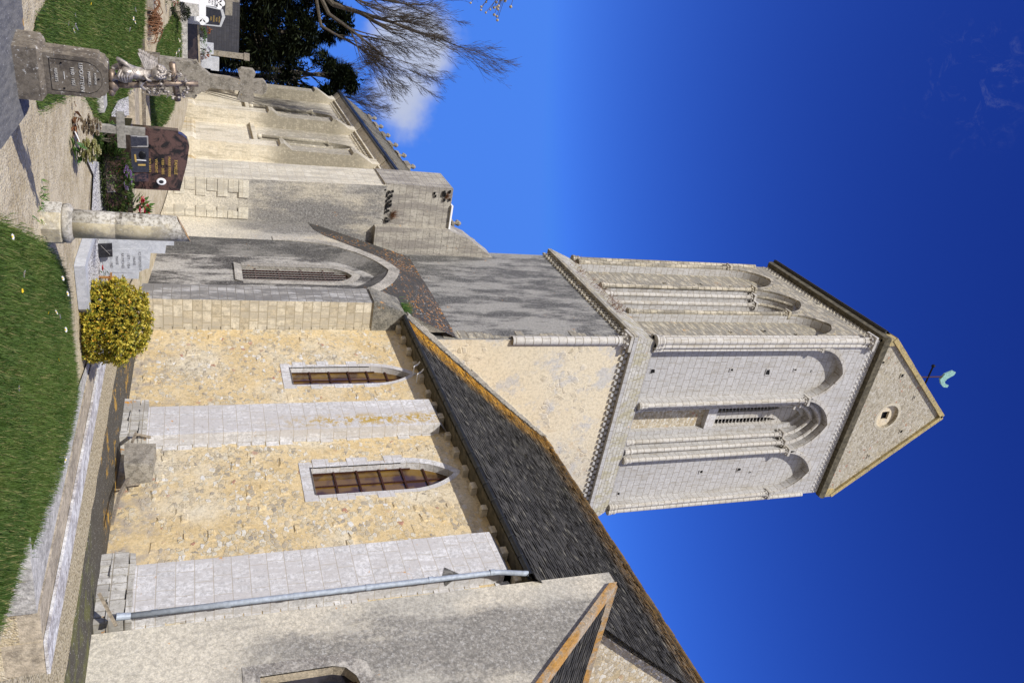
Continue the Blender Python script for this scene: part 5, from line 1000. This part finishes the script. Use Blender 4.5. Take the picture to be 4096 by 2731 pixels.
# silvered wooden cross
sx = thing('wooden_cross', 'weathered silver grey wooden grave cross left of the red granite tomb', 'cross', (-10.55, 2.70, .5), R(100)); g = MB(); g.box(-.045, .045, -.03, .03, -.05, .58, .004); g.build('cross_post', m_greywood, sx); g = MB(); g.box(-.22, .22, -.036, -.031, .27, .36, .004); g.box(-.22, .22, -.034, .02, .275, .355, .003); g.build('cross_arm', m_greywood, sx)
lbox_ = MB(); lbox_.box(-11.5, -11.0, 2.3, 2.62, .5, .6, .02); tag(lbox_.build('grave_edging', m_concrete), 'small pale concrete edging beside the white chippings', 'kerb')
# dried flowers
for lab, loc, m_, nb, sz in (('bunch of faded dried brown roses near the sandy path', (-9.05, 2.3, .5), m_dryrose, 12, .10), ('bunch of pale green dried hydrangea heads lying beside faded roses', (-8.85, 2.5, .5), m_palegreen, 20, .125)):
    t_ = thing('dried_flowers', lab, 'dried flowers', loc); g = MB()
    for k in range(nb*5): d = rv(.8)*random.random()**.3; bloom(g, Vector((d.x*sz, d.y*sz, .14+.10*d.z)), .045, 18, .7)
    g.build('petals', m_, t_); g = MB()
    for k in range(16): leaf(g, Vector((random.gauss(.05, .06), random.gauss(0, .06), random.uniform(.01, .06))), rv(.4), .13, .03)
    g.build('leaves', m_green if m_ is m_palegreen else m_dead, t_)
g = MB(); g.obox((-8.9, 2.38, .54), (.07, .01, .02), (.0, .03, .01), (0, 0, .006)); tag(g.build('pot_shard', m_wht), 'white curved pot shard between the two dried flower bunches', 'shard')

# ------------------------------------------------------------------ the far graves at the left
tb = thing('dark_granite_tomb', 'long dark brown granite tomb with pale rim behind the far lawn', 'tomb', (-24, 3.5, 1.4)); g = MB(); g.add([(.02, -1.1, -.3), (.02, .75, -.3), (-2.5, .75, -.3), (-2.5, -1.1, -.3), (.0, -1.1, .30), (.0, .75, .38), (-2.5, .75, .38), (-2.5, -1.1, .30)], [(0, 1, 5, 4), (1, 2, 6, 5), (2, 3, 7, 6), (3, 0, 4, 7)]); g.build('tomb_body', m_brown, tb); g = MB(); g.add([(.03, -1.1, .30), (.03, .75, .38), (-2.5, .75, .38), (-2.5, -1.1, .30), (.03, -1.1, .34), (.03, .75, .43), (-2.5, .75, .43), (-2.5, -1.1, .34)], [(0, 1, 5, 4), (1, 2, 6, 5), (4, 5, 6, 7), (3, 0, 4, 7)]); g.build('tomb_rim', m_tanconc, tb)
g = MB(); g.box(-23.6, -23.35, 2.3, 4.4, 1.0, 1.5); tag(g.build('grave_kerb', m_concrete), 'pale kerb at the foot of the dark brown granite tomb', 'kerb')
hedge = shrub('box_hedge', 'small clipped green shrub on top of the dark granite tomb', 'shrub', (-24.6, 3.5, 1.78), (.15, .22, .18), 260, m_green, .05, .014)
wc_ = thing('white_cross', 'bright white grave cross with trefoil ends at the left edge', 'cross', (-20, 2.12, 1.3), R(90))
g = MB(); g.box(-.09, .09, -.05, .05, -.2, .83); g.box(-.37, .37, -.052, .048, .45, .59)
for u, z in ((-.39, .45), (-.45, .52), (-.39, .59), (.39, .45), (.45, .52), (.39, .59), (-.07, .86), (0, .92), (.07, .86)):
    b = len(g.v); g.lathe([(.062, -.05), (.062, .05)], 14); g.v[b:] = [Vector((u+v.x, v.z, z+v.y)) for v in g.v[b:]]
g.build('cross_body', m_wht, wc_)
for i, b_ in enumerate(('MARIE', '1914', 'ICI')): text('inscription', b_, .055, m_inc, wc_, (0, -.054, .78-i*.06), (FR, 0, 0), .002)
lb = MB(); lb.obox((-21.3, 2.48, 1.62), (.3, 0, 0), (0, .12, .03), (0, -.02, .14)); tag(lb.build('low_headstone', m_concrete), 'low pale slab headstone behind the white cross', 'headstone')
yb = shrub('small_yew', 'small dark yew bush in a pot beside the white cross', 'bush', (-19, 2.3, 1.22), (.16, .17, .34), 900, m_yew, .05, .010)
bh = thing('black_headstone', 'black headstone with gold lines and grey border behind the white cross', 'headstone', (-24, 2.9, 1.35), R(90)); g = MB(); poly_plate(g, [(-.28, 0), (.27, 0), (.24, .98), (-.02, 1.08), (-.2, 1.02)], -.04, .06); hb = g.build('headstone_slab', m_greyg, bh); g = MB(); poly_plate(g, [(-.22, .5), (.21, .62), (.20, .94), (-.02, 1.0), (-.18, .96)], -.05, -.04); ip = g.build('inscription_panel', m_blackg, hb)
for i in range(4): text('inscription', ('MARIE', '1920', 'PIERRE', '1995')[i], .055, m_gold, ip, (.06, -.053, .93-i*.07), (FR, 0, 0), .002)
sc_ = thing('stone_cross', 'rough lichened stone cross partly cut by the left edge', 'cross', (-23, 2.2, 1.3), R(90)); g = MB(); g.box(-.14, .16, -.09, .09, 0, 1.42, .02); g.box(-.55, .5, -.08, .08, 1.10, 1.26, .015); g.build('cross_body', m_mon2, sc_)
for lab, loc, s_ in (('stepped pale marble stele by the tomb with purple flowers', (-25, 4.2, 1.6), 1), ('low pale marble block beside the stepped stele', (-25.2, 3.85, 1.6), .8)):
    t_ = thing('marble_stele', lab, 'headstone', loc, R(90)); lbox('lower_block', m_greyg, t_, -.22*s_, .22*s_, -.1, .1, 0, .5*s_); lbox('upper_block', m_greyg, t_, -.10*s_, .26*s_, -.08, .08, .5*s_, .72*s_)
for lab, loc, m_ in (('orange flowers wilting in a pot before the slate wall', (-24.8, 3.38, 1.85), m_orangep), ('orange and brown flowers before the pale marble stele', (-24.7, 4.02, 1.8), m_orangep), ('purple flowers in a pot beside the marble stele', (-24.7, 3.88, 1.85), m_purple), ('red and pink flowers in a pot below the white cross', (-18, 1.98, 1.12), m_pink)): shrub('potted_flowers', lab, 'flowers', loc, (.09, .10, .22), 60, m_dead if m_ is m_orangep else m_green, .08, .012, (('petals', m_, 12, .04),))
df = thing('dead_fern', 'rust brown withered fern fronds drooping over a grave kerb', 'dead plant', (-15.7, 2.1, .9)); g = MB()
for k in range(60):
    a = random.uniform(0, 2*PI); l = random.uniform(.18, .42); d = Vector((math.cos(a), math.sin(a), 0)); p0 = Vector((random.gauss(0, .05), random.gauss(0, .08), random.uniform(.0, .12))); g.tube([p0, p0+d*l*.5+Vector((0, 0, .13)), p0+d*l*.9+Vector((0, 0, .08)), p0+d*l*1.05+Vector((0, 0, -.05))], [.008, .008, .006, .003], 4)
g.build('fronds', m_dead, df)
g = MB(); g.box(-16.3, -15.5, 1.2, 1.95, .8, 1.0, .02); tag(g.build('grave_kerb', m_mon2), 'grey stone kerb under the withered fern', 'kerb')
sw = MB(); sw.box(-46, -45.2, -12, 7.35, .8, 3.85); tag(sw.build('slate_wall', m_slatewall), 'tall dark blue slate boundary wall in front of the yew trees', 'wall')
sw = MB(); sw.box(-45.05, -44.9, 7.05, 7.3, .8, 4.1, .02); sw.box(-45.1, -44.85, 7.0, 7.35, 4.1, 4.35, .02); tag(sw.build('gate_pier', m_mon2), 'small lichened stone pier against the slate wall', 'pier')

# ------------------------------------------------------------------ trees
def yew(lab, loc, h, r, n, lean=0):
    t_ = thing('yew_tree', lab, 'tree', loc, group='dark yews behind the slate wall'); g = MB(); g.tube([(0, 0, -.5), (.1, 0, h*.4), (lean*.5, 0, h*.8), (lean*.7, .1, h*.95)], [.35, .25, .12, .03], 8); 
    cl = []
    for k in range(110):
        z = random.uniform(.04, 1)**.9; a = random.uniform(0, 2*PI); rr = r*(1-z**2.2)*random.uniform(.55, 1.12)+.2; cl.append((Vector((math.cos(a)*rr+lean*z, math.sin(a)*rr, h*z)), random.uniform(.5, 1.1)*(1.15-z*.6)))
        if k % 3 == 0: g.tube([(lean*z*.6, 0, h*z*.85), cl[-1][0]], [.05, .015], 4)
    g.build('trunk', m_bark, t_); g = MB()
    for k in range(n):
        c, s_ = random.choice(cl); p = c+rv(.7)*s_*random.random()**.5; d = (p-Vector((lean*p.z/h, 0, p.z))); d = Vector((d.x, d.y, 0)).normalized()+Vector((random.gauss(0, .4), random.gauss(0, .4), random.uniform(-.5, .5))); leaf(g, p, d, random.uniform(.35, .8), random.uniform(.05, .10))
    g.build('crown', m_yew, t_)
yew('broad dark yew with ragged crown next to the choir end', (-66, 11.2, .8), 13., 3.0, 15000, .3)
yew('dark yew crown behind the slate wall between two others', (-68, 7.4, .8), 12.6, 3.3, 15000); yew('tallest dark yew at the left edge behind the slate wall', (-64, 3.0, .8), 13.4, 3.3, 15000)
yew('low dark yew filling the gap above the wall', (-60, 7.6, .8), 8.8, 3.0, 12000); yew('low dark yew at the left edge behind the black headstone', (-58, 3.4, .8), 8.6, 3.0, 12000)
def grow(g, p, d, l, r, lev, bias):
    pts = [p]; n = 5; ds = [d]
    for i in range(n):
        d = (d+rv()*.17+bias*.10).normalized(); p = p+d*l/n; pts.append(p); ds.append(d)
    rs = [max(.006, r*(1-.76*i/n)) for i in range(n+1)]; g.tube(pts, rs, 6 if r > .06 else (4 if r > .02 else 3), False)
    if lev == 0: return
    k = {4: 9, 3: 7, 2: 6, 1: 4}[lev]
    for j in range(k):
        t_ = random.uniform(.22, 1.0) if j else 1.; i = min(n-1, int(t_*n)); q = pts[i].lerp(pts[i+1], t_*n-i); dd = (ds[i+1]+rv()*random.uniform(.45, .85)); dd = (dd+bias*.25).normalized()
        grow(g, q, dd, l*random.uniform(.38, .60), rs[i]*random.uniform(.45, .65), lev-1, bias)
def bare(lab, loc, limbs, nm='bare_tree'):
    t_ = thing(nm, lab, 'tree', loc, group='leafless trees beyond the churchyard'); L = Vector(loc); g = MB(); tip = Vector((limbs[0][0][0], limbs[0][0][1]-1., limbs[0][0][2]))-L
    g.tube([(0, 0, -.5), (tip.x*.3, tip.y*.3, tip.z*.5), tip], [.42, .34, .24], 9)
    for (a, b, r, lev) in limbs: g.tube([tip+Vector((0, 0, -1.2)), Vector(a)-L], [r*1.1, r], 7)
    g.build('trunk', m_bark, t_); g = MB()
    for (a, b, r, lev) in limbs: a, b = Vector(a)-L, Vector(b)-L; d = b-a; grow(g, a, d.normalized(), d.length*.70, r, lev, d.normalized())
    g.build('crown', m_twig, t_)
k = 1.14; kk = lambda x, y, z: (x*k, y*k, 1.6+(z-1.6)*k)
bare('large leafless tree arching long bare limbs over the yews towards the belfry', (-54, 1.2, 1), [(kk(-45.8, 4.1, 8.5), kk(-42.4, 4.7, 15.6), .17, 4), (kk(-45.6, 4.6, 8.3), kk(-42.4, 6.7, 13.0), .12, 4), (kk(-45.6, 3.6, 9.5), kk(-43.2, 3.3, 14.6), .11, 3), (kk(-45.4, 5.2, 7.9), kk(-43.0, 7.2, 11.6), .09, 4), (kk(-45.8, 3.4, 8.), kk(-44.4, 3.7, 12.8), .10, 4)])
bare('smaller leafless tree showing thin twigs beyond the choir roof end', (-72, 13.4, .8), [((-71, 13.4, 10.), (-69, 15.0, 15.2), .09, 4), ((-71, 13., 10.), (-69., 13., 17.), .09, 4), ((-71, 12.4, 10), (-69, 11.2, 16), .08, 4)])
pt_ = thing('seed_branch', 'thin overhanging twig with round pale seed balls at the left edge', 'branch', (-6.4, -.5, 4.1)); g = MB(); L = Vector((-6.4, -.5, 4.1)); g.tube([(0, -1.2, .8), (0, -.5, .25), (.1, .3, -.15), (.18, .62, -.32)], [.02, .014, .008, .004], 6); sb_ = MB()
for k in range(30):
    p = Vector((random.gauss(-6.16, .05), random.gauss(.35, .06), random.gauss(3.72, .085)))-L; st_ = Vector((.12+random.gauss(0, .03), .42+random.gauss(0, .08), -.2+random.gauss(0, .04))); m_ = (p+st_)/2+Vector((0, 0, .02)); g.tube([st_, m_, p], .0018, 4); sb_.ball(p, random.uniform(.008, .012), 6)
g.build('twig', m_twig, pt_); sb_.build('seed_balls', m_seed, pt_, True)
